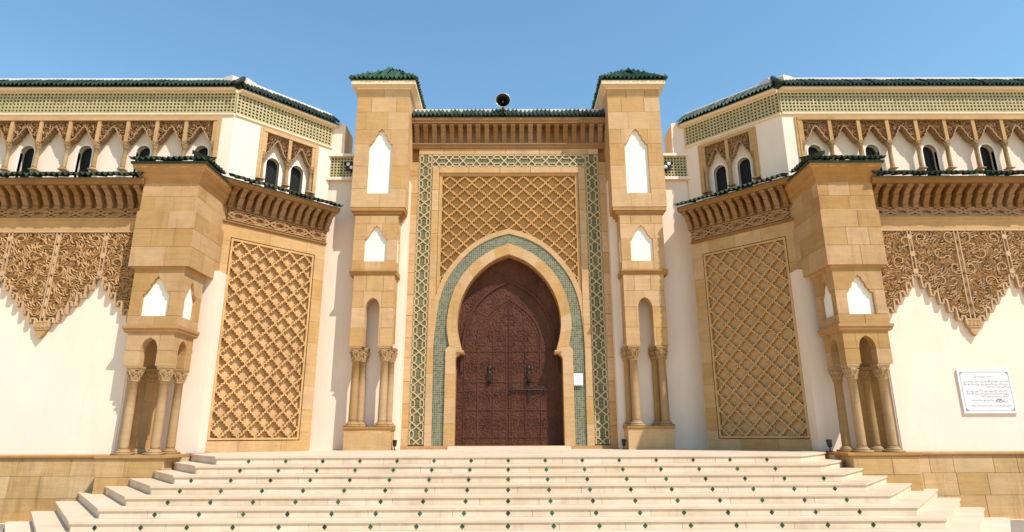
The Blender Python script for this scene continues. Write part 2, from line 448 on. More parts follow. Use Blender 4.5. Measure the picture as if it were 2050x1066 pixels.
def sebka(fr, u0, u1, v0, v1, nx, ny, w0, w1, parent, name, border=.06, clip=None, extra_loops=(), flush=True):
    """carved lozenge net: a slab pierced by rows of serrated lozenges, over a sunk ground"""
    a = (u1 - u0 - 2 * border) / nx; bb = (v1 - v0 - 2 * border) / ny
    q = [(0, .975), (.09, .71), (.29, .71), (.30, .47), (.52, .48), (.52, .23), (.78, .215), (.91, 0)]
    hp = [(x, y) for x, y in q] + [(x, -y) for x, y in reversed(q[:-1])]
    hp = hp + [(-x, y) for x, y in reversed(hp[1:-1])]
    uu, vv = u0 + border, v0 + border; hr = random.Random(int(u1 * 100) + nx)
    holes = []
    for jj in range(-1, 2 * ny + 2):
        for ii in range(-1, nx + 2):
            cx = uu + (ii + (.5 if jj % 2 else 0)) * a; cy_ = vv + jj * bb / 2
            k1, k2 = hr.uniform(.955, 1.0), hr.uniform(.955, 1.0); cx += hr.uniform(-.004, .004); cy_ += hr.uniform(-.004, .004)
            pl = [(cx + x * a / 2 * k1, cy_ + y * bb / 2 * k2) for x, y in hp]
            if clip and not any(clip(*p) for p in pl): continue
            if max(p[0] for p in pl) < uu or min(p[0] for p in pl) > u1 - border: continue
            if max(p[1] for p in pl) < vv or min(p[1] for p in pl) > v1 - border: continue
            holes.append(((cx, cy_), pl))
    rect = [(u0, v0), (u1, v0), (u1, v1), (u0, v1)]
    inner = [(uu, vv), (u1 - border, vv), (u1 - border, v1 - border), (uu, v1 - border)]
    def inside(x, y):
        if not (u0 < x < u1 and v0 < y < v1): return False
        if clip and not clip(x, y): return False
        if not (uu < x < u1 - border and vv < y < v1 - border): return True
        for (cx, cy_), pl in holes:
            if abs(x - cx) < a / 2 and abs(y - cy_) < bb / 2 and pip(x, y, pl): return False
        return True
    b = MB(); b.region(fr, [rect, inner] + list(extra_loops) + [h[1] for h in holes], inside, w0, w1)
    o = b.build(name, 'lattice', parent)
    g = MB(); g.region(fr, [rect] + list(extra_loops), lambda x, y: u0 < x < u1 and v0 < y < v1 and (not clip or clip(x, y)), w0 - .03, w0 + .004)
    g.build('sunk_ground', 'lattice', o)
    return o

def arabesque(b, fr, inside, bbox, sp_, L, W, w0, w1, axis=None, seed=3, swirl=.55):
    """leaf scrolls turning round scattered centres, mirrored about an axis"""
    r = random.Random(seed); x0, y0, x1, y1 = bbox
    lo = axis if axis is not None else x0
    ctr = []
    for _ in range(400):
        p = (r.uniform(lo, x1), r.uniform(y0, y1))
        if all(math.hypot(p[0] - q[0], p[1] - q[1]) > swirl for q in ctr): ctr.append(p)
    ctr = [(c[0], c[1], r.choice((-1, 1))) for c in ctr] or [((x0 + x1) / 2, (y0 + y1) / 2, 1)]
    cell = {}; pts = []
    n = int((x1 - lo) * (y1 - y0) / (sp_ * sp_) * 9)
    for _ in range(n):
        x, y = r.uniform(lo, x1), r.uniform(y0, y1); k = (int(x / sp_), int(y / sp_))
        if any(math.hypot(x - q[0], y - q[1]) < sp_ for i in (-1, 0, 1) for j_ in (-1, 0, 1) for q in cell.get((k[0] + i, k[1] + j_), ())): continue
        cell.setdefault(k, []).append((x, y)); pts.append((x, y))
    for x, y in pts:
        c = min(ctr, key=lambda q: (q[0] - x) ** 2 + (q[1] - y) ** 2)
        d = math.hypot(x - c[0], y - c[1]); a = math.atan2(y - c[1], x - c[0])
        ang = a + c[2] * (math.pi / 2 - .5 + r.uniform(-.45, .45)); cv = c[2] * min(1.5, .11 / max(d, .06)) + r.uniform(-.5, .5)
        l = L * r.uniform(.75, 1.25); wd = W * r.uniform(.75, 1.25); ww = w1 - (w1 - w0) * r.uniform(0, .25)
        for sgn in ((1, -1) if axis is not None else (1,)):
            xx = x if sgn == 1 else 2 * axis - x
            if inside(xx, y): b.leaf(fr, xx, y, ang if sgn == 1 else math.pi - ang, l, wd, cv * sgn, w0, ww, .22)

# roof tile: wavy barrel tile, x across, y up the slope
TP = .14
def tile_mesh(nm, mat, p=TP, L=.5, amp=.036, th=.014):
    b = MB(); n = 10; vs = []
    for y in (0, L):
        for t in (0, th):
            for i in range(n + 1):
                x = -p / 2 + p * i / n
                vs.append((x * .995, y, amp * math.cos(2 * math.pi * i / n) + t))
    k = n + 1; fs = []
    for i in range(n):
        fs += [(i, i + 1, k + i + 1, k + i), (2 * k + i + 1, 2 * k + i, 3 * k + i, 3 * k + i + 1), (k + i, k + i + 1, 3 * k + i + 1, 3 * k + i), (i + 1, i, 2 * k + i, 2 * k + i + 1)]
    b.add(vs, fs); return b.mesh(nm, mat, False)
TILE = tile_mesh('roof_tile', 'tile'); TILE2 = tile_mesh('roof_tile', 'tile2')

def tile_mtx(fr, u, v, w, slope, ly=1.0, jit=.011, seed=None):
    uu = fr.u if not fr.left else -fr.u
    s_ = slope + rnd.uniform(-.06, .06)
    d = -fr.w * math.cos(s_) + fr.v * math.sin(s_); n = uu.cross(d).normalized()
    p = fr.P(u, v + rnd.uniform(-jit, jit), w + rnd.uniform(-jit, jit))
    return Matrix(((uu.x, d.x * ly, n.x, p.x), (uu.y, d.y * ly, n.y, p.y), (uu.z, d.z * ly, n.z, p.z), (0, 0, 0, 1)))

def eave(fr, u0, u1, v, w, slope, parent, me=TILE):
    n = max(1, round(abs(u1 - u0) / TP))
    for i in range(n): link('roof_tile', me, parent, tile_mtx(fr, u0 + (i + .5) * (u1 - u0) / n, v, w, slope))

def tiles_joined(b, fr, u0, u1, v, w, slope, p=.125, rows=2, amp=.032, m=0.0):
    n = round(abs(u1 - u0) / p); d = (u1 - u0) / n; jv = [rnd.uniform(-.012, .012) for _ in range(n)]; jw = [rnd.uniform(-.015, .015) for _ in range(n)]
    for i in range(n):
        for k in range(rows):
            y0, y1 = .30 * k, .30 * k + .36; vs = []; th = .012; seg = 8
            ju = u0 + (i + .5) * d
            for y in (y0, y1):
                vv = v + y * math.sin(slope) + k * .012 + jv[i]; ww = w - y * math.cos(slope) + jw[i]
                for t in (0, th):
                    for q in range(seg + 1):
                        vs.append(fr.P(ju + d * (q / seg - .5) + m * ww * 0, vv + amp * math.cos(2 * math.pi * q / seg) + t, ww))
            kk = seg + 1; fs = []
            for q in range(seg):
                fs += [(q, q + 1, kk + q + 1, kk + q), (2 * kk + q + 1, 2 * kk + q, 3 * kk + q, 3 * kk + q + 1), (kk + q, kk + q + 1, 3 * kk + q + 1, 3 * kk + q), (q + 1, q, 2 * kk + q, 2 * kk + q + 1)]
            b.add(vs, fs, fr.left)

def corbel_mesh(h, pr, wd, nm='corbel'):
    """bracket: square abacus, bulging body with a waist roll, scrolled foot; y goes into the wall"""
    prof = [(0, -h), (.10 * pr, -h), (.22 * pr, -.97 * h), (.27 * pr, -.88 * h), (.22 * pr, -.80 * h), (.30 * pr, -.70 * h), (.42 * pr, -.56 * h), (.50 * pr, -.50 * h), (.53 * pr, -.44 * h),
            (.50 * pr, -.39 * h), (.60 * pr, -.30 * h), (.76 * pr, -.21 * h), (.88 * pr, -.17 * h), (.88 * pr, -.15 * h), (pr, -.15 * h), (pr, 0), (0, 0)]
    b = MB(); F0 = Fr((0, 0, 0), (1, 0, 0), (0, -1, 0)); n = len(prof)
    b.section(F0, prof, -wd / 2, wd / 2)
    return b.mesh(nm, 'corbel')

# ------------------------------------------------------------------ ground
g = MB(); gp = [(-400, -400), (400, -400), (400, 400), (-400, 400)]
g.add([(x, y, -1.444) for x, y in gp], [(0, 1, 2, 3)])
gr = g.build('ground', 'paving', kind='structure')
for s_ in (-1, 1):
    for i in range(8):
        for k in range(6):
            F0 = Fr((0, 0, 0), (1, 0, 0), (0, -1, 0))
            x = s_ * (9.0 + .8 * i); y = -9.0 + .8 * k
            link('paving_slab', UB['slab'], gr, Matrix(((.785, 0, 0, x), (0, 0, .785, y), (0, -.03, 0, -1.414), (0, 0, 0, 1))))

# ------------------------------------------------------------------ staircase
RISE = .16; GAM = R(37.9)
stair = empty('staircase', (0, -7, -1.44))
tag(stair, 'broad cream marble stairs with green diamond tiles climbing to the arched door', 'stairs')
def sub(o, p):  # parent keeping world coordinates
    o.parent = p; o.matrix_parent_inverse = p.matrix_world.inverted(); return o
bpy.context.view_layer.update()
NDIA = [7, 7, 8, 8, 8, 8, 9, 9, 9]
DIA = MB(); dfr = WORLD
DIA.add([(0, 0, -.046), (.041, 0, 0), (0, 0, .046), (-.041, 0, 0), (0, .02, -.046), (.041, .02, 0), (0, .02, .046), (-.041, .02, 0)], [(0, 1, 2, 3), (0, 4, 5, 1), (1, 5, 6, 2), (2, 6, 7, 3), (3, 7, 4, 0)])
DIA_ME = DIA.mesh('diamond_tile', 'diamond')
for k in range(9):
    X = 6.03 + .212 * k; Y = -5.66 - .378 * k; z1 = -RISE * k; z0 = z1 - RISE
    Lk = 4.2 if k else 3.2
    ex, ey = X + Lk * math.sin(GAM), Y + Lk * math.cos(GAM)
    top = [(-X, Y), (X, Y), (ex, ey), (ex, 1.2 if k == 0 else ey + .1), (-ex, 1.2 if k == 0 else ey + .1), (-ex, ey)]
    body = MB(); n = len(top)
    inset = .035
    def shr(p, d):  # keep the body behind the facing slabs
        return (p[0] - math.copysign(d, p[0]), p[1] + d)
    bt = [shr(p, inset) for p in top]
    body.add([(x, y, -1.50) for x, y in bt] + [(x, y, z1 - .045) for x, y in bt],
             [tuple(range(n, 2 * n))] + [(i, (i + 1) % n, n + (i + 1) % n, n + i) for i in range(n)])
    st = sub(body.build('step', 'marble'), stair)
    # tread slab with an overhanging nosing
    tr = MB(); e = .022; tp = [(-X - e, Y - e), (X + e, Y - e), (ex + e * 1.5, ey), (ex + e, top[3][1]), (-ex - e, top[3][1]), (-ex - e * 1.5, ey)]
    tr.add([(x, y, z1 - .04) for x, y in tp] + [(x, y, z1) for x, y in tp],
           [tuple(range(n))[::-1], tuple(range(n, 2 * n))] + [(i, (i + 1) % n, n + (i + 1) % n, n + i) for i in range(n)])
    sub(tr.build('tread_slab', 'tread'), st)
    rr = random.Random(50 + k); x = -X
    while x < X - .05:
        L = min(rr.uniform(.75, 1.6), X - x)
        if X - x - L < .4: L = X - x
        o = link('riser_slab', UB['marble'], None, Matrix(((L - .004, 0, 0, x + L / 2), (0, .034, 0, Y), (0, 0, RISE - .044, z1 - .042 - (RISE - .044) / 2), (0, 0, 0, 1))))
        sub(o, st); x += L
    # end faces along the splayed sides
    for s_ in (-1, 1):
        fr = Fr((s_ * X, Y, 0), (s_ * math.sin(GAM), math.cos(GAM), 0), (s_ * math.cos(GAM), -math.sin(GAM), 0))
        u = 0
        while u < Lk - .1:
            L = min(.9, Lk - u)
            o = link('riser_slab', UB['marble'], None, fmat(fr, u + L / 2, z1 - .042 - (RISE - .044) / 2, 0, L - .004, RISE - .044, .034)); sub(o, st); u += L
    for i in range(-NDIA[k], NDIA[k] + 1):
        o = link('diamond_tile', DIA_ME, None, Matrix.Translation((i * .764 - .02, Y - .003, z1 - .042 - (RISE - .044) / 2)) @ Matrix.Rotation(rr.uniform(-.06, .06), 4, 'Y')); sub(o, st)

# ------------------------------------------------------------------ the mosque
mosque = empty('mosque', (0, 0, 0))
tag(mosque, 'sandstone and cream mosque with green tiled roofs and a horseshoe-arched gateway', 'mosque')

# ---------------- portal
FP = Fr((0, 0, 0), (1, 0, 0), (0, -1, 0))
INTR = [(1.645, 0), (1.645, 2.66), (1.62, 2.74), (1.54, 2.80), (1.47, 2.90), (1.47, 2.99)] + smooth_curve([(1.50, 3.06), (1.60, 3.50), (1.62, 3.85), (1.575, 4.25), (1.44, 4.68), (1.17, 5.17), (.72, 5.64), (.34, 5.87), (0, 6.0)], 4)
RING = [(1.96, 0), (1.96, 2.95), (1.85, 3.06)] + smooth_curve([(1.86, 3.12), (1.93, 3.55), (1.935, 3.9), (1.83, 4.52), (1.57, 5.17), (1.10, 5.75), (.54, 6.14), (0, 6.36)], 4)
BAND = [(2.31, 0), (2.33, 2.65)] + smooth_curve([(2.33, 3.1), (2.29, 3.73), (2.18, 4.53), (1.89, 5.30), (1.27, 6.08), (.63, 6.50), (0, 6.70)], 4)
OUTR = [(2.44, 0), (2.44, 3.3)] + smooth_curve([(2.43, 3.7), (2.32, 4.60), (2.02, 5.40), (1.37, 6.20), (.69, 6.65), (0, 6.87)], 4)
def full(h): return h + [(-x, z) for x, z in reversed(h[:-1])]
def full2(h): return [(x, z) for x, z in h] + [(-x, z) for x, z in reversed(h) if x > 1e-6]
intr, ring, band, outr = map(full2, (INTR, RING, BAND, OUTR))
ZH = 3.01; ZI = 2.53; ZT = 9.50; ZTI = 9.03; FI = 2.30; FTOP = 8.83
# wall core behind everything, with the door opening
b = MB(); b.region(FP, [[(-3.3, 0), (3.3, 0), (3.3, 10.75), (-3.3, 10.75)], intr], lambda x, y: abs(x) < 3.3 and 0 < y < 10.75 and not pip(x, y, intr), -1.6, -.20)
portal = b.build('portal_wall', 'trim', mosque)
# stone frame blocks: outer strip, strip between zellige and panel, with the openings cut
zo = [(-ZH, -.1), (ZH, -.1), (ZH, ZT), (-ZH, ZT)]
blocks(FP, -3.3, -ZH, 0, [.62, .7, .66, .72, .62, .7, .66, .72, .62, .7, .66, .72, .62, .5], portal, 0, .16, (), 11, lo=.3, hi=.4)
blocks(FP, ZH, 3.3, 0, [.66, .7, .62, .72, .66, .7, .62, .72, .66, .7, .62, .72, .66, .46], portal, 0, .16, (), 12, lo=.3, hi=.4)
blocks(FP, -ZH, ZH, ZT, [.2], portal, .002, .16, (), 13, lo=.7, hi=1.2)
for s_ in (-1, 1):
    fr = Fr((0, 0, 0), (s_, 0, 0), (0, -1, 0))
    blocks(fr, 2.31, ZI, 0, [.72, .8, .7, .76, .74, .8, .72, .76, .7, .8, .72, .81], portal, .02, .18, [[(-x, z) for x, z in band], [(-x, z) for x, z in [(-FI, 3), (-FI, FTOP), (FI, FTOP), (FI, 3)]]], 14, lo=.3, hi=.4)
blocks(FP, -2.31, 2.31, FTOP, [ZTI - FTOP], portal, .021, .18, (), 16, lo=.8, hi=1.3)
# chamfered inner edge of the frame
b = MB()
for s_ in (-1, 1):
    fr = Fr((0, 0, 0), (s_, 0, 0), (0, -1, 0)); b.prism(fr, [(FI - .05, 4.2), (FI, 4.2), (FI, FTOP), (FI - .05, FTOP - .05)], -.14, -.035)
b.prism(FP, [(-FI, FTOP), (-FI + .05, FTOP - .05), (FI - .05, FTOP - .05), (FI, FTOP)], -.14, -.035)
b.build('frame_moulding', 'sand', mosque)
# zellige band: mosaic ground with raised white strapwork
def strapwork(fr, s0, s1, vert, wcen):
    b = MB(); unit = .445; n = max(1, round((s1 - s0) / unit)); k = (s1 - s0) / n
    def emit(key, per, ph, off):
        pts = []; s = s0; i = -2
        while True:
            base = s0 + (i * per + ph) * k
            if base > s1 + per * k: break
            for t, x in key: pts.append((base + t * k, x))
            i += 1
        pp = []
        for (a, x), (c, y) in zip(pts, pts[1:]):
            if c <= s0 or a >= s1 or c <= a: continue
            if a < s0: x = x + (y - x) * (s0 - a) / (c - a); a = s0
            if c > s1: y = x + (y - x) * (s1 - a) / (c - a); c = s1
            if not pp: pp.append((a, x))
            pp.append((c, y))
        pp = [(wcen + x, a) if vert else (a, wcen + x) for a, x in pp]
        b.ribbon(fr, pp, .034, .004, .022 + off)
    a_ = [(0, .195), (.34, .195), (.5, .085), (.84, .085)]
    for sg in (1, -1):
        emit([(t, sg * x) for t, x in a_], 1, 0, .001 * sg)
        emit([(0, sg * .085), (.34, -sg * .085), (.5, -sg * .195), (.84, -sg * .195), (1, -sg * .085), (1.34, sg * .085), (1.5, sg * .195), (1.84, sg * .195)], 2, 0, .004 + .001 * sg)
    for sg in (1, -1):
        q = [(s0, sg * .228), (s1, sg * .228)]; b.ribbon(fr, [(wcen + x, a) if vert else (a, wcen + x) for a, x in q], .014, .004, .016)
    return b
for s_ in (-1, 1):
    fr = Fr((0, 0, 0), (s_, 0, 0), (0, -1, 0)); b = MB(); b.box(fr, ZI + .004, ZH - .004, .12, ZT, -.14, -.02)
    z = b.build('zellige_band', 'zell', mosque)
    fr2 = Fr((0, .02, 0), (s_, 0, 0), (0, -1, 0))
    strapwork(fr2, .14, ZT - .02, True, (ZI + ZH) / 2).build('strapwork', 'strap', z, kind='stuff')
b = MB(); b.box(FP, -ZI, ZI, ZTI + .004, ZT, -.14, -.021); z = b.build('zellige_band', 'zell', mosque)
strapwork(Fr((0, .021, 0), (1, 0, 0), (0, -1, 0)), -ZI, ZI, False, (ZTI + ZT) / 2).build('strapwork', 'strap', z, kind='stuff')
# carved lozenge spandrel above the arch
sebka(FP, -FI + .05, FI - .05, 4.0, FTOP - .05, 9, 10, -.18, -.045, mosque, 'lozenge_spandrel', .05,
      clip=lambda x, y: not pip(x, y, outr), extra_loops=[outr])
# plain outer archivolt, mosaic band, voussoir ring
def ringplate(outer, inner, w0, w1, name, mat, seg=None, parent=mosque, zmin=.0):
    b = MB(); b.region(FP, [outer, inner], lambda x, y: pip(x, y, outer) and not pip(x, y, inner) and y > zmin, w0, w1)
    return b.build(name, mat, parent)
ringplate([p for p in outr], band, -.15, .0, 'archivolt', 'sand')
ringplate(band, ring, -.15, -.03, 'mosaic_arch_band', 'mosaic')
core = ringplate(ring, intr, -.15, .022, 'arch_ring', 'mortar')
# voussoirs along the ring: resample both outlines, cut into stones
def resample(h, n):
    d = [0]
    for a, c in zip(h, h[1:]): d.append(d[-1] + math.hypot(c[0] - a[0], c[1] - a[1]))
    out = []
    for i in range(n + 1):
        t = d[-1] * i / n
        k = max(j_ for j_ in range(len(d)) if d[j_] <= t + 1e-9); k = min(k, len(h) - 2)
        q = (t - d[k]) / (d[k + 1] - d[k] or 1); out.append((h[k][0] + (h[k + 1][0] - h[k][0]) * q, h[k][1] + (h[k + 1][1] - h[k][1]) * q))
    return out
jam = [0, .75, 1.5, 2.2, 2.9]
ia = resample(INTR[5:], 40); ra_ = resample(RING[2:], 40)
for s_ in (-1, 1):
    fr = Fr((0, 0, 0), (s_, 0, 0), (0, -1, 0))
    for a, c in zip(jam[:-1], jam[1:]):
        poly = [(1.647, a + .003), (1.958, a + .003), (1.958, c - .003), (1.647, c - .003)]
        if c == 2.9: poly = [(1.647, a + .003), (1.958, a + .003), (1.958, 2.94), (1.85, 3.04), (1.475, 2.985), (1.475, 2.91), (1.545, 2.80), (1.622, 2.74), (1.647, 2.66)]
        q = MB(); q.prism(fr, poly, -.14, .03); q.build('voussoir', 'sand', core)
    for i in range(0, 40, 5):
        poly = ia[i:i + 6] + ra_[i:i + 6][::-1]
        q = MB(); lp = [(x, z) for x, z in poly]
        q.region(fr, [lp], lambda x, y, lp=lp: pip(x, y, lp), -.14, .03); q.build('voussoir', 'sand', core)
    # impost cushion
    q = MB(); q.section(fr, [(-.40, 0), (.06, 0), (.08, .05), (.06, .1), (-.40, .1)], 1.40, 1.60)
    o = q.build('impost', 'trim', core); o.location.z = 2.82
# reveal
b = MB(); n = len(INTR); vs = []
rev = full2([(x + .004, z) for x, z in INTR]); n = len(rev)
b.add([FP.P(x, z, .0) for x, z in rev] + [FP.P(x, z, -.75) for x, z in rev], [(i, i + 1, n + i + 1, n + i) for i in range(n - 1)])
b.build('arch_reveal', 'trim', mosque)
# door
DY = -.44
b = MB(); big = [(x * 1.06, z * 1.03 if z > 1 else z) for x, z in intr]
b.region(FP, [big], lambda x, y: pip(x, y, big), DY - .12, DY)
door = b.build('door', 'wood', mosque, label='tall double door of carved red-brown wood')
MO = [(1.5, 2.3)] + smooth_curve([(1.49, 2.75), (1.46, 3.2), (1.37, 3.72), (1.12, 4.3), (.78, 4.72), (.4, 5.0), (0, 5.2)], 4)
mo = full2(MO)
q = MB(); q.ribbon(FP, mo, .085, DY, DY + .05); q.ribbon(FP, mo, .04, DY + .05, DY + .075); q.build('pointed_moulding', 'wood', door)
q = MB()
MI = full2([(1.02, 3.05)] + smooth_curve([(1.02, 3.3), (.9, 3.75), (.62, 4.15), (.3, 4.42), (0, 4.62)], 4))
q.ribbon(FP, MI, .035, DY, DY + .03); q.ribbon(FP, [(x * .9, 3.05 + (z - 3.05) * .92) for x, z in MI], .02, DY, DY + .02)
for z in (.35, 1.15, 2.0, 2.95): q.ribbon(FP, [(-1.45, z), (1.45, z)], .03, DY, DY + .024)
for x in (-1.4, -.98, -.5, -.08, .08, .5, .98, 1.4): q.ribbon(FP, [(x, .15), (x, 2.95 if abs(x) > 1 else 3.6)], .026, DY, DY + .027)
def star(cx, cz, r):
    pts = []
    for i in range(16):
        a = math.pi * i / 8; rr_ = r if i % 2 == 0 else r * .62; pts.append((cx + rr_ * math.sin(a), cz + rr_ * math.cos(a)))
    return pts
for x in (-1.19, -.74, -.29, .29, .74, 1.19):
    for z in (.75, 1.57, 2.45):
        q.ribbon(FP, star(x, z, .2), .02, DY, DY + .022, True); q.ribbon(FP, star(x, z, .09), .018, DY, DY + .018, True)
for x, z in ((0, 3.95), (-.45, 3.45), (.45, 3.45), (0, 3.3)): q.ribbon(FP, star(x, z, .24), .022, DY, DY + .022, True)
q.build('strap_carving', 'wood', door, kind='stuff')
q = MB(); arabesque(q, FP, lambda x, y: pip(x * 1.02, y, intr), (-1.6, .1, 1.62, 5.95), .085, .15, .05, DY - .002, DY + .016, 0, 21, .3)
q.build('leaf_carving', 'wood', door, kind='stuff')
q = MB(); q.box(FP, -.012, .012, .02, 4.6, DY - .02, DY + .034); q.build('meeting_stile', 'wood', door)
for x in (-.62, .60):
    q = MB(); c = FP.P(x, 2.32, DY)
    q.tube([FP.P(x, 2.42, DY + .02), FP.P(x, 2.30, DY + .10), FP.P(x, 2.12, DY + .09), FP.P(x, 1.98, DY + .05)], .035, 8, 1.4)
    q.lathe(FP.P(x, 2.42, DY), [(.085, 0), (.085, .02), (.05, .04), (.03, .05)], 14, (0, -1, 0)); q.lathe(FP.P(x, 1.94, DY), [(.05, 0), (.05, .03), (.02, .05)], 12, (0, -1, 0))
    q.build('knocker', 'iron', door, True)
q = MB(); q.tube([FP.P(.02, 1.75, DY + .06), FP.P(1.18, 1.75, DY + .06)], .028, 8)
for x in (.08, .6, 1.1): q.box(FP, x - .03, x + .03, 1.70, 1.80, DY, DY + .1)
q.box(FP, .585, .615, 1.36, 1.72, DY, DY + .05); q.build('bolt_bar', 'iron', door)
q = MB(); q.lathe(FP.P(-.42, 1.62, DY), [(.045, 0), (.045, .03), (.02, .05)], 12, (0, -1, 0)); q.build('lock_plate', 'iron', door)
q = MB(); q.box(FP, -1.8, 1.8, 0.0, .09, -.6, .28); q.build('threshold', 'tread', mosque)
q = MB(); q.box(FP, -3.32, 3.32, 0.0, .10, -.14, .035); o = q.build('base_course', 'trim', mosque)
# corbel cornice of the portal
b = MB(); b.section(FP, [(-.1, 9.70), (.02, 9.70), (.06, 9.74), (.06, 9.79), (.10, 9.83), (.10, 9.87), (-.1, 9.87)], -3.26, 3.26)
b.section(FP, [(-.1, 10.48), (.36, 10.48), (.36, 10.54), (.40, 10.58), (.40, 10.66), (-.1, 10.66)], -3.26, 3.26)
corn = b.build('portal_cornice', 'corbel', mosque)
b = MB(); b.box(FP, -3.26, 3.26, 9.87, 10.48, -.14, -.02); b.build('cornice_ground', 'corbel', corn)
CM = corbel_mesh(.60, .34, .155)
NC = 22
for i in range(NC): link('corbel', CM, corn, fmat(FP, -3.08 + 6.16 * i / (NC - 1), 10.475, -.02))
b = MB(); b.add([FP.P(-3.26, 10.67, .42), FP.P(3.26, 10.67, .42), FP.P(3.26, 11.07, .02), FP.P(-3.26, 11.07, .02)], [(0, 1, 2, 3)])
b.box(FP, -3.26, 3.26, 10.6, 10.66, -.6, .35)
roof = b.build('portal_roof', 'tile', mosque)
eave(FP, -3.22, 3.22, 10.73, .46, R(45), roof)
b = MB(); b.box(FP, -3.22, 3.22, 10.6, 11.15, -.5, .08); b.build('roof_coping', 'coping', roof)

# ---------------- helper shapes shared by left and right
def col_meshes(h, r, nm='column', capw=None):
    """shaft, capital, base as three meshes; origin at the foot"""
    cw = capw or r * 3.0; hb = r * 1.3; hc = r * 3.6
    s_ = MB(); s_.lathe((0, 0, 0), [(r * 1.02, hb * .9), (r * 1.04, hb + .05), (r, h * .5), (r * .93, h - hc), (r * 1.15, h - hc + .01), (r * 1.15, h - hc + .035), (r * .93, h - hc + .045)], 18)
    c = MB(); z0 = h - hc
    c.lathe((0, 0, 0), [(r * .95, z0 + .03), (r * 1.1, z0 + hc * .18), (r * 1.22, z0 + hc * .3), (r * 1.15, z0 + hc * .42), (r * 1.4, z0 + hc * .55), (r * 1.5, z0 + hc * .7), (r * 1.3, z0 + hc * .78)], 16)
    for k in range(8):
        a = k * math.pi / 4
        for zz, rr_, sz in ((.34, 1.28, .42), (.62, 1.55, .48)):
            aa = a + (0 if zz < .5 else math.pi / 8)
            d = Vector((math.cos(aa), math.sin(aa), 0)); c.tube([d * r * rr_ * .8 + Vector((0, 0, z0 + hc * (zz - .2))), d * r * rr_ + Vector((0, 0, z0 + hc * zz)), d * r * (rr_ + .25) + Vector((0, 0, z0 + hc * (zz + .03)))], r * sz * .55, 6, .5)
    hw = cw / 2
    c.box(WORLD, -hw * .92, hw * .92, z0 + hc * .76, z0 + hc * .88, -hw * .92, hw * .92); c.box(WORLD, -hw, hw, z0 + hc * .88, h, -hw, hw)
    bb = MB(); bb.lathe((0, 0, 0), [(r * 1.5, hb * .35), (r * 1.62, hb * .5), (r * 1.5, hb * .68), (r * 1.2, hb * .78), (r * 1.3, hb * .9), (r * 1.1, hb)], 18)
    bb.box(WORLD, -r * 1.75, r * 1.75, 0, hb * .36, -r * 1.75, r * 1.75)
    return s_.mesh(nm, 'column', True), c.mesh('capital', 'column'), bb.mesh('base', 'column', True)
def put_column(ms, loc, rz, parent):
    o = link('column', ms[0], parent, Matrix.Translation(loc) @ Matrix.Rotation(rz, 4, 'Z'))
    link('capital', ms[1], o); link('base', ms[2], o); return o

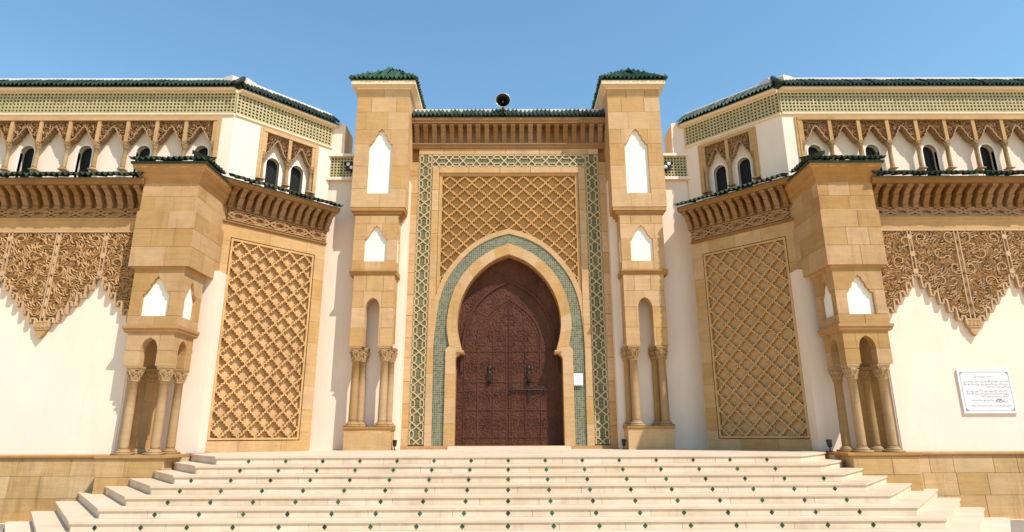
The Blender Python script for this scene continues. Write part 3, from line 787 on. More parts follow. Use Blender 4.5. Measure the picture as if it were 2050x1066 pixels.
# ---------------- gate towers
CT = col_meshes(2.28, .115)
TW = dict(xi=3.24, xo=4.95, yf=-.9)
for s_ in (-1, 1):
    side = 'left' if s_ < 0 else 'right'
    F1 = Fr((0, -.9, 0), (s_, 0, 0), (0, -1, 0))                     # front, u = |x|
    xi, xo = 3.24, 4.95
    b = MB(); b.box(F1, xi + .04, xo - .04, 7.30, 11.55, -1.75, -.115)
    tw = b.build('gate_tower', 'mortar', mosque, label=('sandstone gate tower with its shadow falling on the cream wall beside it' if s_ < 0 else 'sandstone gate tower casting its shadow on the tile band'))
    nu = keel(4.10, .375, 7.74, 9.42, 10.0, 4, .028)
    blocks(F1, xi, xo, 7.28, [.62, .78, .76, .52, .62, .52, .42], tw, 0, .13, [nu], 30 + s_, lo=.6, hi=.95)
    FS = Fr((s_ * xi, -.9, 0), (0, 1, 0), (-s_, 0, 0))                # inner side, u into depth
    blocks(FS, .0, 1.7, 7.28, [.62, .78, .76, .52, .62, .52, .42], tw, 0, .05, (), 33 + s_, lo=.6, hi=.9)
    FO = Fr((s_ * xo, -.9, 0), (0, 1, 0), (s_, 0, 0))
    blocks(FO, .0, 1.7, 7.28, [.62, .78, .76, .52, .62, .52, .42], tw, 0, .05, (), 36 + s_, lo=.6, hi=.9)
    b = MB(); b.region(F1, [nu], lambda x, y: pip(x, y, nu), -.14, -.085); b.build('niche_panel', 'white', tw)
    # stepped moulding under the upper box
    b = MB()
    for i, (z, ins) in enumerate(((7.17, .02), (7.08, .10), (6.98, .17))):
        b.box(F1, xi + ins, xo - ins, z, z + .115, -.62, -ins * .55)
    b.build('moulding', 'trim', tw)
    # second tier
    x2i, x2o = 3.45, 4.78; n2 = keel(4.09, .345, 5.53, 6.24, 6.70, 4, .024)
    b = MB(); b.box(F1, x2i + .04, x2o - .04, 5.10, 7.0, -.62, -.12); b.build('tier_core', 'mortar', tw)
    blocks(F1, x2i, x2o, 5.22, [.33, .68, .5, .27], tw, -.02, .12, [n2], 40 + s_, lo=.38, hi=.7)
    b = MB(); b.region(F1, [n2], lambda x, y: pip(x, y, n2), -.13, -.095); b.build('niche_panel', 'white', tw)
    F2 = Fr((s_ * x2i, -.88, 0), (0, 1, 0), (-s_, 0, 0)); n2s = keel(.29, .15, 5.53, 6.24, 6.62, 3, .02)
    blocks(F2, 0, .58, 5.22, [.33, .68, .5, .27], tw, .0, .05, [n2s], 43 + s_, lo=.5, hi=.7)
    b = MB(); b.region(F2, [n2s], lambda x, y: pip(x, y, n2s), -.045, -.025); b.build('niche_panel', 'white', tw)
    F2 = Fr((s_ * x2o, -.88, 0), (0, 1, 0), (s_, 0, 0)); blocks(F2, 0, .58, 5.22, [.33, .68, .5, .27], tw, .0, .05, (), 46 + s_, lo=.5, hi=.7)
    b = MB(); b.section(F1, [(-.6, 5.09), (-.03, 5.09), (.01, 5.13), (.01, 5.17), (.05, 5.2), (.05, 5.24), (-.6, 5.24)], x2i - .05, x2o + .05); b.build('moulding', 'trim', tw)
    # third tier: open arch on columns
    x3i, x3o = 3.46, 4.70; am = (x3i + x3o) / 2; ar = pointed(am, .215, 2.8, 4.02, 4.38)
    blocks(F1, x3i, x3o, 2.93, [.55, .62, .5, .5], tw, -.02, .30, [ar], 50 + s_, lo=.35, hi=.62)
    F3 = Fr((s_ * x3i, -.90, 0), (0, 1, 0), (-s_, 0, 0)); a3 = pointed(.33, .13, 2.8, 4.02, 4.30)
    b = MB(); b.region(F3, [[(.305, 2.93), (.62, 2.93), (.62, 5.1), (.305, 5.1)]], lambda x, y: not (pip(x, y, a3)), -.2, -.006); b.build('side_pier', 'sand', tw)
    F3o = Fr((s_ * x3o, -.90, 0), (0, 1, 0), (s_, 0, 0)); b = MB(); b.box(F3o, .305, .62, 2.93, 5.1, -.2, -.006); b.build('side_pier', 'sand', tw)
    b = MB(); b.box(F1, x3i + .02, x3o - .02, 4.75, 5.09, -.60, -.30); b.build('arch_ceiling', 'sand', tw)
    # columns in two pairs on the pedestal
    for x in (3.66, 4.50):
        for dx, y in ((0, -.74), (-.12, -.43)): put_column(CT, (s_ * (x + dx), y, .645), 0, mosque)
    b = MB(); b.box(F1, 3.36, 4.66, 0, .56, -.62, .085); ped = b.build('pedestal', 'sand', mosque)
    b = MB(); b.section(F1, [(-.62, .56), (.085, .56), (.115, .59), (.115, .645), (-.62, .645)], 3.33, 4.69); b.build('pedestal_cap', 'trim', ped)
    # cream eave cornice and pyramid roof
    yb = -1.75
    def ringbox(b, ov, z0, z1, ov2=None):
        ov2 = ov if ov2 is None else ov2
        q0 = [(xi - ov, ov), (xo + ov, ov), (xo + ov, -1.8 - ov), (xi - ov, -1.8 - ov)]; q1 = [(xi - ov2, ov2), (xo + ov2, ov2), (xo + ov2, -1.8 - ov2), (xi - ov2, -1.8 - ov2)]
        b.add([F1.P(u, z0, w) for u, w in q0] + [F1.P(u, z1, w) for u, w in q1], [(0, 1, 2, 3), (7, 6, 5, 4)] + [(i, 4 + i, 4 + (i + 1) % 4, (i + 1) % 4) for i in range(4)], F1.left)
    b = MB(); ringbox(b, .03, 11.40, 11.46); ringbox(b, .04, 11.46, 11.50, .17); ringbox(b, .19, 11.50, 11.63); b.build('eave_cornice', 'cornice', tw)
    hx = (xo - xi) / 2 + .22; cxm = (xi + xo) / 2; ap = 12.60; zb = 11.66
    c4 = [F1.P(cxm - hx, zb, .22), F1.P(cxm + hx, zb, .22), F1.P(cxm + hx, zb, .22 - 2 * hx), F1.P(cxm - hx, zb, .22 - 2 * hx), F1.P(cxm, ap, .22 - hx)]
    b = MB(); b.add(c4, [(3, 2, 1, 0), (0, 1, 4), (1, 2, 4), (2, 3, 4), (3, 0, 4)], F1.left); tr_ = b.build('tower_roof', 'tile2', mosque)
    sl = math.atan2(ap - zb, hx); ln = math.hypot(ap - zb, hx)
    faces = [Fr(F1.P(cxm, 0, .22 - hx), F1.u, F1.w), Fr(F1.P(cxm, 0, .22 - hx), F1.w, -F1.u), Fr(F1.P(cxm, 0, .22 - hx), F1.w, F1.u)]
    for fi, ff in enumerate(faces):
        nn = 15 if fi < 2 else 15
        for i in range(nn):
            u = (i - (nn - 1) / 2) * (2 * hx / nn); l = ln * (1 - abs(u) / hx) + .04
            link('roof_tile', TILE2, tr_, tile_mtx(ff, u, zb + .045, hx + .03, sl, max(.12, l) / .5))
    for i in range(4):
        p = c4[i]; q = MB(); q.tube([p + (p - c4[4]) * .02 + Vector((0, 0, .06)), c4[4] + Vector((0, 0, .06))], .055, 8); q.build('hip_ridge', 'tile2', tr_, True)
    q = MB(); q.lathe(c4[4], [(.07, .02), (.08, .06), (.05, .09), (.02, .11)], 12); q.build('finial', 'tile2', tr_, True)

# ---------------- cream wall between tower and angled wing
def claustra_band(fr, u0, u1, v0, v1, parent, pitch=.108, w0=-.05, name='claustra_band'):
    b = MB(); n = round((u1 - u0) / pitch); m = round((v1 - v0) / pitch); dw = .075
    du = (u1 - u0) / n; dv = (v1 - v0) / m; t = pitch * .40
    for i in range(n + 1): b.box(fr, u0 + i * du - t / 2, u0 + i * du + t / 2, v0, v1, w0, w0 + dw)
    for k in range(m + 1): b.box(fr, u0, u1, v0 + k * dv - t / 2, v0 + k * dv + t / 2, w0, w0 + dw - .003)
    o = b.build(name, 'claustra', parent, kind='stuff')
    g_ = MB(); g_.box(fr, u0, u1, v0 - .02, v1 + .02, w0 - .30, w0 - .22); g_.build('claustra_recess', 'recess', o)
    return o
for s_ in (-1, 1):
    FC = Fr((0, -.30, 0), (s_, 0, 0), (0, -1, 0))
    b = MB(); b.box(FC, 3.22, 5.92, 0, 8.42, -1.2, 0); wl_ = b.build('cream_wall', 'cream', mosque)
    b = MB(); b.box(FC, 4.6, 6.02, 8.40, 8.50, -.6, .16); b.build('balcony_ledge', 'cream', wl_); b = MB(); b.box(FC, 4.6, 5.96, 9.24, 9.33, -.6, .14); b.build('balcony_ledge', 'cream', wl_)
    b = MB(); b.box(FC, 5.93, 6.3, 8.5, 9.24, -.6, .02); b.build('balcony_pier', 'cream', wl_)
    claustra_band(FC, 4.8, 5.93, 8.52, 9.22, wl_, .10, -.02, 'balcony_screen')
    b = MB(); b.prism(FC, [(5.42, 9.33), (6.1, 9.33), (6.1, 10.46), (5.47, 10.46), (5.43, 10.42)], -.9, .06); b.build('parapet_stub', 'cream', wl_)
    # three-lamp floodlight on the screen
    fl = empty('floodlight', FC.P(5.12, 8.72, .10))
    tag(fl, 'dark three-lamp floodlight on the balcony screen beside the ' + ('tower that shades the cream wall' if s_ < 0 else 'tower that shades the tile band'), 'floodlight', 'floodlights by the gate towers')
    bpy.context.view_layer.update()
    q = MB(); q.box(FC, 4.93, 5.31, 8.74, 9.02, .06, .14); sub(q.build('housing', 'black'), fl)
    for x, z in ((5.01, 8.94), (5.23, 8.94), (5.12, 8.83)):
        q = MB(); q.lathe(FC.P(x, z, .13), [(.055, 0), (.062, .03), (.05, .05), (.01, .06)], 12, (0, -1, 0)); sub(q.build('lamp', 'lamp', None, True), fl)
    q = MB(); q.box(FC, 5.08, 5.16, 8.70, 8.80, -.02, .08); q.box(FC, 5.31, 5.40, 9.0, 9.03, -.0, .1); sub(q.build('bracket', 'black'), fl)

# ---------------- angled wings (45 degrees)
def interlace(b, fr, u0, u1, v0, v1, w0, w1, per=.62):
    """frieze of pointed ovals and knots"""
    vm = (v0 + v1) / 2; A = (v1 - v0) / 2 * .86; n = max(1, round((u1 - u0) / per)); p = (u1 - u0) / n
    m = 12 * n
    for k, (ph, am, wd) in enumerate(((0, 1, .036), (math.pi, 1, .036), (0, .55, .026), (math.pi, .55, .026), (math.pi / 2, .8, .026), (-math.pi / 2, .8, .026))):
        fr_ = 1 if k < 4 else 2
        pts = [(u0 + (u1 - u0) * i / m, vm + A * am * math.sin(math.pi * fr_ * i / 12 * 1.0 + ph)) for i in range(m + 1)]
        b.ribbon(fr, pts, wd, w0, w1 - k * .002)
    r = random.Random(5)
    for i in range(n * 2):
        c = u0 + (i + .5) * p / 2
        for dx, dy, a in ((.0, 0, 0), (.07, .04, .6), (-.07, .04, -.6), (.07, -.04, -.6), (-.07, -.04, .6)): b.leaf(fr, c + dx, vm + dy, a + r.uniform(-.3, .3), .10, .035, .5, w0, w1)
    b.box(fr, u0, u1, v0, v0 + .025, w0, w1 + .006); b.box(fr, u0, u1, v1 - .025, v1, w0, w1 + .006)

CW = corbel_mesh(.52, .44, .135); CAPC = col_meshes(.86, .062, capw=.20)
def window(fr, u, vb, vs, h, wback, parent):
    """arched window: dark pane, diamond grille, moulded plaster surround"""
    arch = roundarch(u, h, vb, vs)
    b = MB(); b.region(fr, [arch], lambda x, y: pip(x, y, arch), wback - .22, wback - .16)
    o = b.build('window', 'glass', parent)
    g_ = MB(); st = .085
    for sg in (1, -1):
        c0 = -3.0
        while c0 < 3.0:
            seg = []
            y = vb
            while y <= vs + h * 1.05:
                x = u + sg * (y - vb) * .62 + c0
                if pip(x, y + .001, arch): seg.append((x, y))
                y += .02
            if len(seg) > 2: g_.ribbon(fr, [seg[0], seg[-1]], .012, wback - .16, wback - .148 + .002 * sg)
            c0 += st * 1.35
    if g_.f: g_.build('grille', 'iron', o)
    out = roundarch(u, h + .04, vb - .0, vs); fm = MB()
    fm.region(fr, [out, arch], lambda x, y: pip(x, y, out) and not pip(x, y, arch), wback - .1, wback + .018); fm.build('surround', 'white', o)
    return arch

def arcade(fr, cols_u, parent, v_bot, windows, wb, label=None, seed=1):
    """blind arcade: stone frame, carved keel-arch spandrels, colonnettes"""
    u0, u1 = cols_u[0], cols_u[-1]
    vt, vc = 9.34, 8.68
    b = MB(); b.box(fr, u0 - .1, u1 + .1, vt, vt + .10, wb, .05); b.box(fr, u0 - .10, u0 - .05, v_bot, vt, wb, .045); b.box(fr, u0 - .17, u0 - .10, v_bot, vt + .1, wb, .03)
    b.box(fr, u1 + .05, u1 + .10, v_bot, vt, wb, .045); b.box(fr, u1 + .10, u1 + .17, v_bot, vt + .1, wb, .03)
    for c in cols_u: b.box(fr, c - .05, c + .05, vc, vt, wb + .02, .03)
    ao = b.build('arcade_frame', 'sand', parent)
    for i, (a, c) in enumerate(zip(cols_u, cols_u[1:])):
        a0, c0 = a + .05, c - .05; m = (a + c) / 2; h = (c - a) / 2 - .09
        kl = keel(m, h, vc - .3, 8.70, 9.17, 5, .022)
        inside = lambda x, y: a0 < x < c0 and vc < y < vt and not pip(x, y, kl)
        p = MB(); p.region(fr, [[(a0, vc), (c0, vc), (c0, vt), (a0, vt)], kl], inside, wb + .03, -.10); pn = p.build('spandrel_panel', 'carve_dark', parent)
        q = MB(); arabesque(q, fr, lambda x, y: inside(x, y) and not pip(m + (x - m) / 1.12, 8.6 + (y - 8.6) / 1.05, kl), (a0 + .03, vc, c0 - .03, vt - .03), .052, .105, .036, -.105, .012, m, seed + i, .22)
        q.ribbon(fr, [(x, y + .012) for x, y in kl if y > vc], .03, -.105, .016)
        q.build('carving', 'carve_dark', pn, kind='stuff')
    for c in cols_u:
        p = fr.P(c, v_bot, -.06); ang = math.atan2(fr.w.x, -fr.w.y)
        put_column(CAPC_for(8.68 - v_bot), p, ang, parent)
_cc = {}
def CAPC_for(h):
    k = round(h, 2)
    if k not in _cc: _cc[k] = col_meshes(k, .058, capw=.17)
    return _cc[k]

PAV_XI, PAV_XO, PAV_Y = 7.74, 9.20, -4.60
for s_ in (-1, 1):
    FW = Fr((s_ * 5.63, -.93, 0), (s_, -1, 0), (-s_, -1, 0))
    e_ = 3.05
    # stone slab of the lower stage: blocks round the net panel
    b = MB(); b.box(FW, -.02, e_ + .1, 0, 7.0, -.6, -.16); sw = b.build('angled_wing', 'mortar', mosque, label='sandstone wing angled towards the gateway, ' + ('in full sun' if s_ < 0 else 'in shade'))
    hole = [(.30, .28), (2.79, .28), (2.79, 5.66), (.30, 5.66)]
    blocks(FW, -.03, e_, 0, [.5, .62, .66, .6, .64, .62, .66, .6, .64, .56], sw, 0, .165, [hole], 60 + s_, mat='sand_wing', lo=.75, hi=1.2)
    sebka(FW, .325, 2.765, .305, 5.635, 5, 11, -.125, -.002, mosque, 'lozenge_panel', .055)
    b = MB(); b.box(FW, -.03, 3.3, 6.10, 6.45, -.10, -.03); fz = b.build('carved_frieze', 'carve_dark', mosque)
    q = MB(); interlace(q, FW, .0, 2.96, 6.12, 6.43, -.035, .07); q.build('carving', 'carve_dark', fz, kind='stuff')
    b = MB(); b.section(FW, [(-.05, 6.03), (.02, 6.03), (.06, 6.06), (.06, 6.10), (-.05, 6.10)], -.03, 3.2); b.section(FW, [(-.05, 6.45), (.05, 6.45), (.09, 6.48), (.05, 6.51), (-.05, 6.51)], -.03, 3.2)
    b.box(FW, -.03, 3.2, 6.51, 6.98, -.05, .02); b.section(FW, [(-.05, 6.97), (.50, 6.97), (.52, 7.0), (.56, 7.03), (.56, 7.10), (-.05, 7.10)], -.12, 3.6)
    cw_ = b.build('wing_cornice', 'corbel', mosque)
    for i in range(13): link('corbel', CW, cw_, fmat(FW, .03 + i * .243, 6.968, .02))
    # roof behind the eave, up to the set-back upper wall
    b = MB(); b.add([FW.P(-.15, 7.10, .60), FW.P(3.9, 7.10, .60), FW.P(3.9, 7.52, -.7), FW.P(-.15, 7.52, -.7)], [(0, 1, 2, 3)], FW.left); rf = b.build('wing_roof', 'tile', mosque)
    eave(FW, -.16, 3.14, 7.16, .66, R(20), rf)
    # upper stage
    FU = Fr((s_ * 5.84, -.37, 0), (s_, -1, 0), (-s_, -1, 0)); LU = 3.154
    wc = [.62, 1.405, 2.19]
    b = MB(); wl0 = wc[0] - .17; wl1 = wc[-1] + .17; arches = []
    mids = [(a + c) / 2 for a, c in zip(wc, wc[1:])]
    b.box(FU, -.0, wl0, 7.0, 9.56, -.5, 0); b.box(FU, wl1, LU, 7.0, 9.56, -.5, 0); b.box(FU, wl0, wl1, 9.44, 9.56, -.5, -.003)
    ah = [roundarch(m, .205, 7.0, 8.44) for m in mids]
    b.region(FU, [[(wl0, 7.0), (wl1, 7.0), (wl1, 9.44), (wl0, 9.44)]] + ah, lambda x, y: not any(pip(x, y, a) for a in ah), -.5, -.20)
    uw = b.build('upper_wall', 'cream', mosque)
    for m in mids: window(FU, m, 7.4, 8.44, .205, -.20, mosque)
    arcade(FU, wc, mosque, 7.80, None, -.20, seed=80 + s_)
    # ledge, claustra band, cornice, roof (frontal part follows below and mitres at the corner)
    FF = Fr((0, -2.60, 0), (s_, 0, 0), (0, -1, 0)); C0 = 8.07; XE = 16.6
    t8 = math.tan(R(22.5))
    b = MB(); led = [(-.1, 9.50), (.02, 9.50), (.05, 9.53), (.05, 9.58), (.0, 9.60), (-.1, 9.60)]
    b.section(FU, led, 0, LU, 0, -t8); b.section(FF, led, C0, XE, t8 * 1.0, 0); b.build('string_course', 'cornice', mosque)
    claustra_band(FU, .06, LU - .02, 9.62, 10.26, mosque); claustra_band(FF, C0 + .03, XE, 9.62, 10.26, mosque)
    b = MB(); cor = [(-.4, 10.24), (.03, 10.24), (.05, 10.26), (.14, 10.28), (.17, 10.31), (.17, 10.38), (-.4, 10.38)]
    b.section(FU, cor, -.06, LU, 0, -t8); b.section(FF, cor, C0, XE, t8, 0); b.build('roof_cornice', 'cornice', mosque)
    b = MB(); tiles_joined(b, FU, -.10, LU - .06, 10.42, .25, R(38), amp=.042); tiles_joined(b, FF, C0 + .10, XE, 10.42, .25, R(38), amp=.042)
    b.section(FU, [(.20, 10.36), (.20, 10.38), (-.30, 10.76), (-.30, 10.36)], -.08, LU, 0, -t8); b.section(FF, [(.20, 10.36), (.20, 10.38), (-.30, 10.76), (-.30, 10.36)], C0, XE, t8, 0)
    ur = b.build('upper_roof', 'tile', mosque, kind='stuff')
    b = MB(); cpg = [(-.62, 10.3), (-.27, 10.3), (-.27, 10.92), (-.30, 10.95), (-.62, 10.95)]
    b.section(FU, cpg, -.05, LU, 0, -t8); b.section(FF, cpg, C0, XE, t8, 0); b.build('roof_coping', 'coping', ur)
    cpos = FF.P(C0, 10.43, .22); b = MB(); b.tube([cpos + Vector((s_ * -.02, -.06, .0)), FF.P(C0, 10.92, -.26)], .07, 8); b.lathe(cpos + Vector((0, -.02, .0)), [(.07, 0), (.08, .05), (.05, .1), (.01, .12)], 10); b.build('hip_ridge', 'tile', ur, True)
    # frontal upper wall with the long arcade
    cu = [8.60 + .847 * i for i in range(9)]; mids = [(a + c) / 2 for a, c in zip(cu, cu[1:])]
    wm = mids[0::2]; ah = [roundarch(m, .205, 7.0, 8.44) for m in wm]
    b = MB(); wl0 = cu[0] - .17; wl1 = cu[-1] + .17
    b.box(FF, C0, wl0, 7.0, 9.56, -.5, 0); b.box(FF, wl1, XE, 7.0, 9.56, -.5, 0); b.box(FF, wl0, wl1, 9.44, 9.56, -.5, -.003)
    b.region(FF, [[(wl0, 7.0), (wl1, 7.0), (wl1, 9.44), (wl0, 9.44)]] + ah, lambda x, y: not any(pip(x, y, a) for a in ah), -.5, -.22)
    b.build('upper_wall', 'cream', mosque)
    for m in wm: window(FF, m, 7.4, 8.44, .205, -.22, mosque)
    arcade(FF, cu, mosque, 7.80, None, -.22, seed=90 + 20 * s_)

    # ---------------- outer front wing, lower stage
    FO = Fr((0, -4.10, 0), (s_, 0, 0), (0, -1, 0)); X0, X1 = 9.13, 16.2
    b = MB(); b.box(FO, X0, X1, -.02, 6.62, -.5, 0); ow = b.build('front_wall', 'cream', mosque)
    b = MB(); b.box(FO, X0, X1, 5.44, 5.72, -.05, .05); b.section(FO, [(-.05, 5.69), (.05, 5.69), (.10, 5.72), (.10, 5.75), (-.05, 5.75)], X0, X1); b.section(FO, [(-.05, 5.41), (.07, 5.41), (.07, 5.45), (-.05, 5.45)], X0, X1); b.build('plain_band', 'sand', mosque)
    b = MB(); b.box(FO, X0, X1, 5.75, 6.02, -.05, .004); fz = b.build('carved_frieze', 'carve_dark', mosque)
    q = MB(); interlace(q, FO, X0, 15.4, 5.76, 6.01, .0, .085); q.build('carving', 'carve_dark', fz, kind='stuff')
    b = MB(); b.box(FO, X0, X1, 6.02, 6.5, -.05, .03); b.section(FO, [(-.05, 6.5), (.52, 6.5), (.54, 6.53), (.58, 6.56), (.58, 6.64), (-.05, 6.64)], X0, X1); cw_ = b.build('front_cornice', 'corbel', mosque)
    for i in range(22): link('corbel', CW, cw_, fmat(FO, 9.34 + i * .268, 6.498, .03))
    b = MB(); b.add([FO.P(X0, 6.64, .62), FO.P(X1, 6.64, .62), FO.P(X1, 7.25, -1.5), FO.P(X0, 7.25, -1.5)], [(0, 1, 2, 3)], FO.left); rf = b.build('front_roof', 'tile', mosque)
    eave(FO, X0, 9.13 + TP * 40, 6.71, .67, R(21), rf)
    # carved hanging curtain with stepped pendants
    per = 2.40
    def edge(u):
        t = abs(((u - 11.31 + per / 2) % per) - per / 2)       # distance from pendant axis
        base = 2.92 + (4.10 - 2.92) * min(1, max(0, (t - .06)) / (per / 2 - .06)) ** .92
        st = .185; k = math.floor((t - .17) / st); f = (t - .17) / st - k
        if t < .17: return 2.95
        z = 2.95 + (4.16 - 2.95) * ((k + 1) * st) / (per / 2 - .17 + .06)
        return z - (.10 if f > .55 else 0) + .0
    us = []; u = X0
    while u < X1: us.append(u); u += .0155
    outline = [(X0, 5.41)] + [(u, edge(u)) for u in us] + [(X1, 5.41)]
    ins = lambda x, y: y < 5.40 and X0 < x < X1 and y > edge(x) + .005
    b = MB(); b.prism(FO, outline, .004, .022); cu_ = b.build('carved_curtain', 'carveback', mosque)
    q = MB(); axs = [11.31 + per * i for i in (-1, 0, 1)]
    for i, ax in enumerate(axs):
        arabesque(q, FO, lambda x, y: ins(x, y) and y > edge(x) + .05 and X0 + .02 < x < 15.3 and .045 < abs(x - ax) < per / 2 - .04, (ax - per / 2, 2.95, ax + per / 2, 5.38), .050, .122, .035, .015, .115, ax, 140 + i * 7, .30)
        r_ = random.Random(300 + i); cs = []
        for _ in range(900):
            p_ = (ax + r_.uniform(.16, per / 2 - .14), r_.uniform(3.0, 5.25))
            if all(math.hypot(p_[0] - c_[0], p_[1] - c_[1]) > .52 for c_ in cs): cs.append(p_)
        for cx_, cz_ in cs:
            sg_ = r_.choice((-1, 1)); a0 = r_.uniform(0, 6.28)
            for mir in (1, -1):
                pts = [(ax + mir * (cx_ - ax + sg_ * (.03 + .016 * t) * math.cos(a0 + t * .55)), cz_ + (.03 + .016 * t) * math.sin(a0 + t * .55)) for t in range(11)]
                if all(ins(*p_) and p_[1] > edge(p_[0]) + .04 and X0 + .03 < p_[0] < 15.3 for p_ in pts): q.ribbon(FO, pts, .021, .03, .122)
    q.build('leaf_carving', 'carve', cu_, kind='stuff')
    q = MB()
    for ax in axs:
        for d in (-.05, .05): q.box(FO, ax + d - .014, ax + d + .014, 3.1, 5.38, .04, .11)
        for z in range(8): q.leaf(FO, ax, 3.3 + z * .27, math.pi / 2, .22, .06, 0, .04, .125)
        for d in (-.04, .04): q.box(FO, ax + per / 2 + d - .011, ax + per / 2 + d + .011, 4.15, 5.38, .04, .12)
        for z in (4.3, 4.75, 5.2): q.prism(FO, [(ax + per / 2 + .07 * math.cos(a), z + .07 * math.sin(a)) for a in [k * math.pi / 4 for k in range(8)]], .04, .125)
    q.ribbon(FO, [(u, edge(u) + .022) for u in us if u < 15.4], .04, .02, .11)
    q.box(FO, X0, 15.4, 5.36, 5.405, .04, .12)
    q.build('rib_carving', 'carve', cu_)
    for ax in axs:
        if ax < X0 + .2: continue
        q = MB(); q.section(FO, [(.0, 3.05), (.10, 3.05), (.11, 3.08), (.10, 3.11), (.0, 3.11)], ax - .20, ax + .20); q.prism(FO, [(ax - .18, 3.05), (ax - .17, 2.92), (ax - .11, 2.86), (ax - .10, 2.80), (ax, 2.68), (ax + .10, 2.80), (ax + .11, 2.86), (ax + .17, 2.92), (ax + .18, 3.05)], .004, .10)
        q.section(FO, [(.0, 2.89), (.115, 2.89), (.115, 2.92), (.0, 2.92)], ax - .15, ax + .15)
        for d in (-.09, 0, .09): q.leaf(FO, ax + d, 2.98, math.pi / 2, .1, .05, 0, .09, .125)
        q.build('pendant_tip', 'carve', cu_)

    # ---------------- plinth under the front wall
    FPl = Fr((0, -4.20, 0), (s_, 0, 0), (0, -1, 0))
    b = MB(); b.box(FPl, 7.5, X1, -1.6, -.06, -.6, -.045); pl = b.build('plinth', 'mortar', mosque)
    blocks(FPl, 9.02, 15.6, -1.50, [.56, .48, .38], pl, 0, .06, (), 150 + s_, 'plinth', .45, 1.0)
    b = MB(); b.section(FPl, [(-.15, -.08), (.03, -.08), (.05, -.05), (.05, -.015), (.0, .01), (-.15, .012)], 9.0, X1); b.build('plinth_ledge', 'trim', mosque)
    FPv = Fr((0, -4.72, 0), (s_, 0, 0), (0, -1, 0))
    b = MB(); b.box(FPv, 7.68, 9.05, -1.6, -.06, -1.9, -.045); pp_ = b.build('pavilion_plinth', 'mortar', mosque)
    blocks(FPv, 7.62, 9.08, -1.50, [.56, .48, .38], pp_, 0, .06, (), 160 + s_, 'plinth', .6, 1.0)
    Fx = Fr((s_ * 7.62, -4.72, 0), (0, 1, 0), (-s_, 0, 0)); blocks(Fx, 0, 1.8, -1.50, [.56, .48, .38], pp_, 0, .06, (), 163 + s_, 'plinth', .6, 1.0)
    Fx = Fr((s_ * 9.08, -4.72, 0), (0, 1, 0), (s_, 0, 0)); blocks(Fx, 0, .5, -1.50, [.56, .48, .38], pp_, 0, .06, (), 166 + s_, 'plinth', .6, 1.0)
    b = MB(); b.box(FPv, 7.50, 9.14, -.055, .0, -1.95, .04); b.box(FPv, 7.55, 9.11, -.085, -.055, -1.95, .02); b.build('plinth_slab', 'trim', pp_)

    # ---------------- corner pavilion
    FV = Fr((0, PAV_Y, 0), (s_, 0, 0), (0, -1, 0)); xi, xo = PAV_XI, PAV_XO
    Fi = Fr((s_ * xi, PAV_Y, 0), (0, 1, 0), (-s_, 0, 0)); Fo_ = Fr((s_ * xo, PAV_Y, 0), (0, 1, 0), (s_, 0, 0))
    b = MB(); b.box(FV, xi + .04, xo - .04, 4.38, 7.0, -1.65, -.045); pv = b.build('corner_pavilion', 'mortar', mosque, label='square corner turret on four columns beside the wing ' + ('in full sun' if s_ < 0 else 'in shade'))
    rowsA = [.50, .46, .45]; rowsB = [.40, .38]
    blocks(FV, xi, xo, 4.37, rowsA, pv, 0, .06, (), 170 + s_, mat='sand_dark', lo=.5, hi=.95); blocks(FV, xi + .05, xo - .05, 5.78, rowsB, pv, -.035, .04, (), 173 + s_, mat='sand_dark', lo=.4, hi=.8)
    blocks(Fi, 0, 1.6, 4.37, rowsA, pv, 0, .05, (), 176 + s_, mat='sand_dark', lo=.5, hi=.95); blocks(Fi, .035, 1.5, 5.78, rowsB, pv, -.035, .04, (), 179 + s_, mat='sand_dark', lo=.4, hi=.8)
    blocks(Fo_, 0, .5, 4.37, rowsA, pv, 0, .05, (), 182 + s_, mat='sand_dark', lo=.5, hi=.95); blocks(Fo_, .035, 1.9, 5.78, rowsB, pv, -.035, .04, (), 185 + s_, mat='sand_dark', lo=.4, hi=.8)
    def wrap(b, prof):
        b.section(FV, prof, xi, xo, -1, 1); b.section(Fi, prof, 0, 1.6, -1, 0); b.section(Fo_, prof, 0, 1.9, -1, 0)
    b = MB(); wrap(b, [(-.06, 6.54), (-.03, 6.54), (.01, 6.58), (.01, 6.64), (.08, 6.72), (.08, 6.78), (.18, 6.88), (.18, 6.98), (-.06, 6.98)])
    b.build('moulding', 'trim', pv); b = MB(); wrap(b, [(-.06, 5.755), (.0, 5.755), (-.03, 5.80), (-.06, 5.80)]); b.build('moulding', 'trim', pv)
    b = MB(); o_ = .22; lo_ = [(xi - o_, o_), (xo + o_, o_), (xo + o_, -2.0), (xi - o_, -1.5)]; hi_ = [(xi + .4, -.4), (xo - .4, -.4), (xo - .4, -1.9), (xi + .4, -1.4)]
    b.add([FV.P(u, 6.975, w) for u, w in lo_] + [FV.P(u, 7.03, w) for u, w in lo_] + [FV.P(u, 7.30, w) for u, w in hi_],
          [(0, 3, 2, 1)] + [(i, (i + 1) % 4, 4 + (i + 1) % 4, 4 + i) for i in range(4)] + [(4 + i, 4 + (i + 1) % 4, 8 + (i + 1) % 4, 8 + i) for i in range(4)] + [(8, 9, 10, 11)], FV.left)
    rp = b.build('pavilion_roof', 'tile', mosque)
    eave(FV, xi - .25, xo + .25, 7.08, .28, R(20), rp); eave(Fi, -.24, .72, 7.085, .27, R(20), rp)
    # second tier with keel niches
    yi = -4.52; FV2 = Fr((0, yi, 0), (s_, 0, 0), (0, -1, 0)); a, c = 7.86, 9.06; nn = keel(8.46, .325, 3.17, 3.70, 4.16, 4, .024)
    Fi2 = Fr((s_ * a, yi, 0), (0, 1, 0), (-s_, 0, 0)); nn2 = keel(.46, .26, 3.17, 3.70, 4.12, 4, .022)
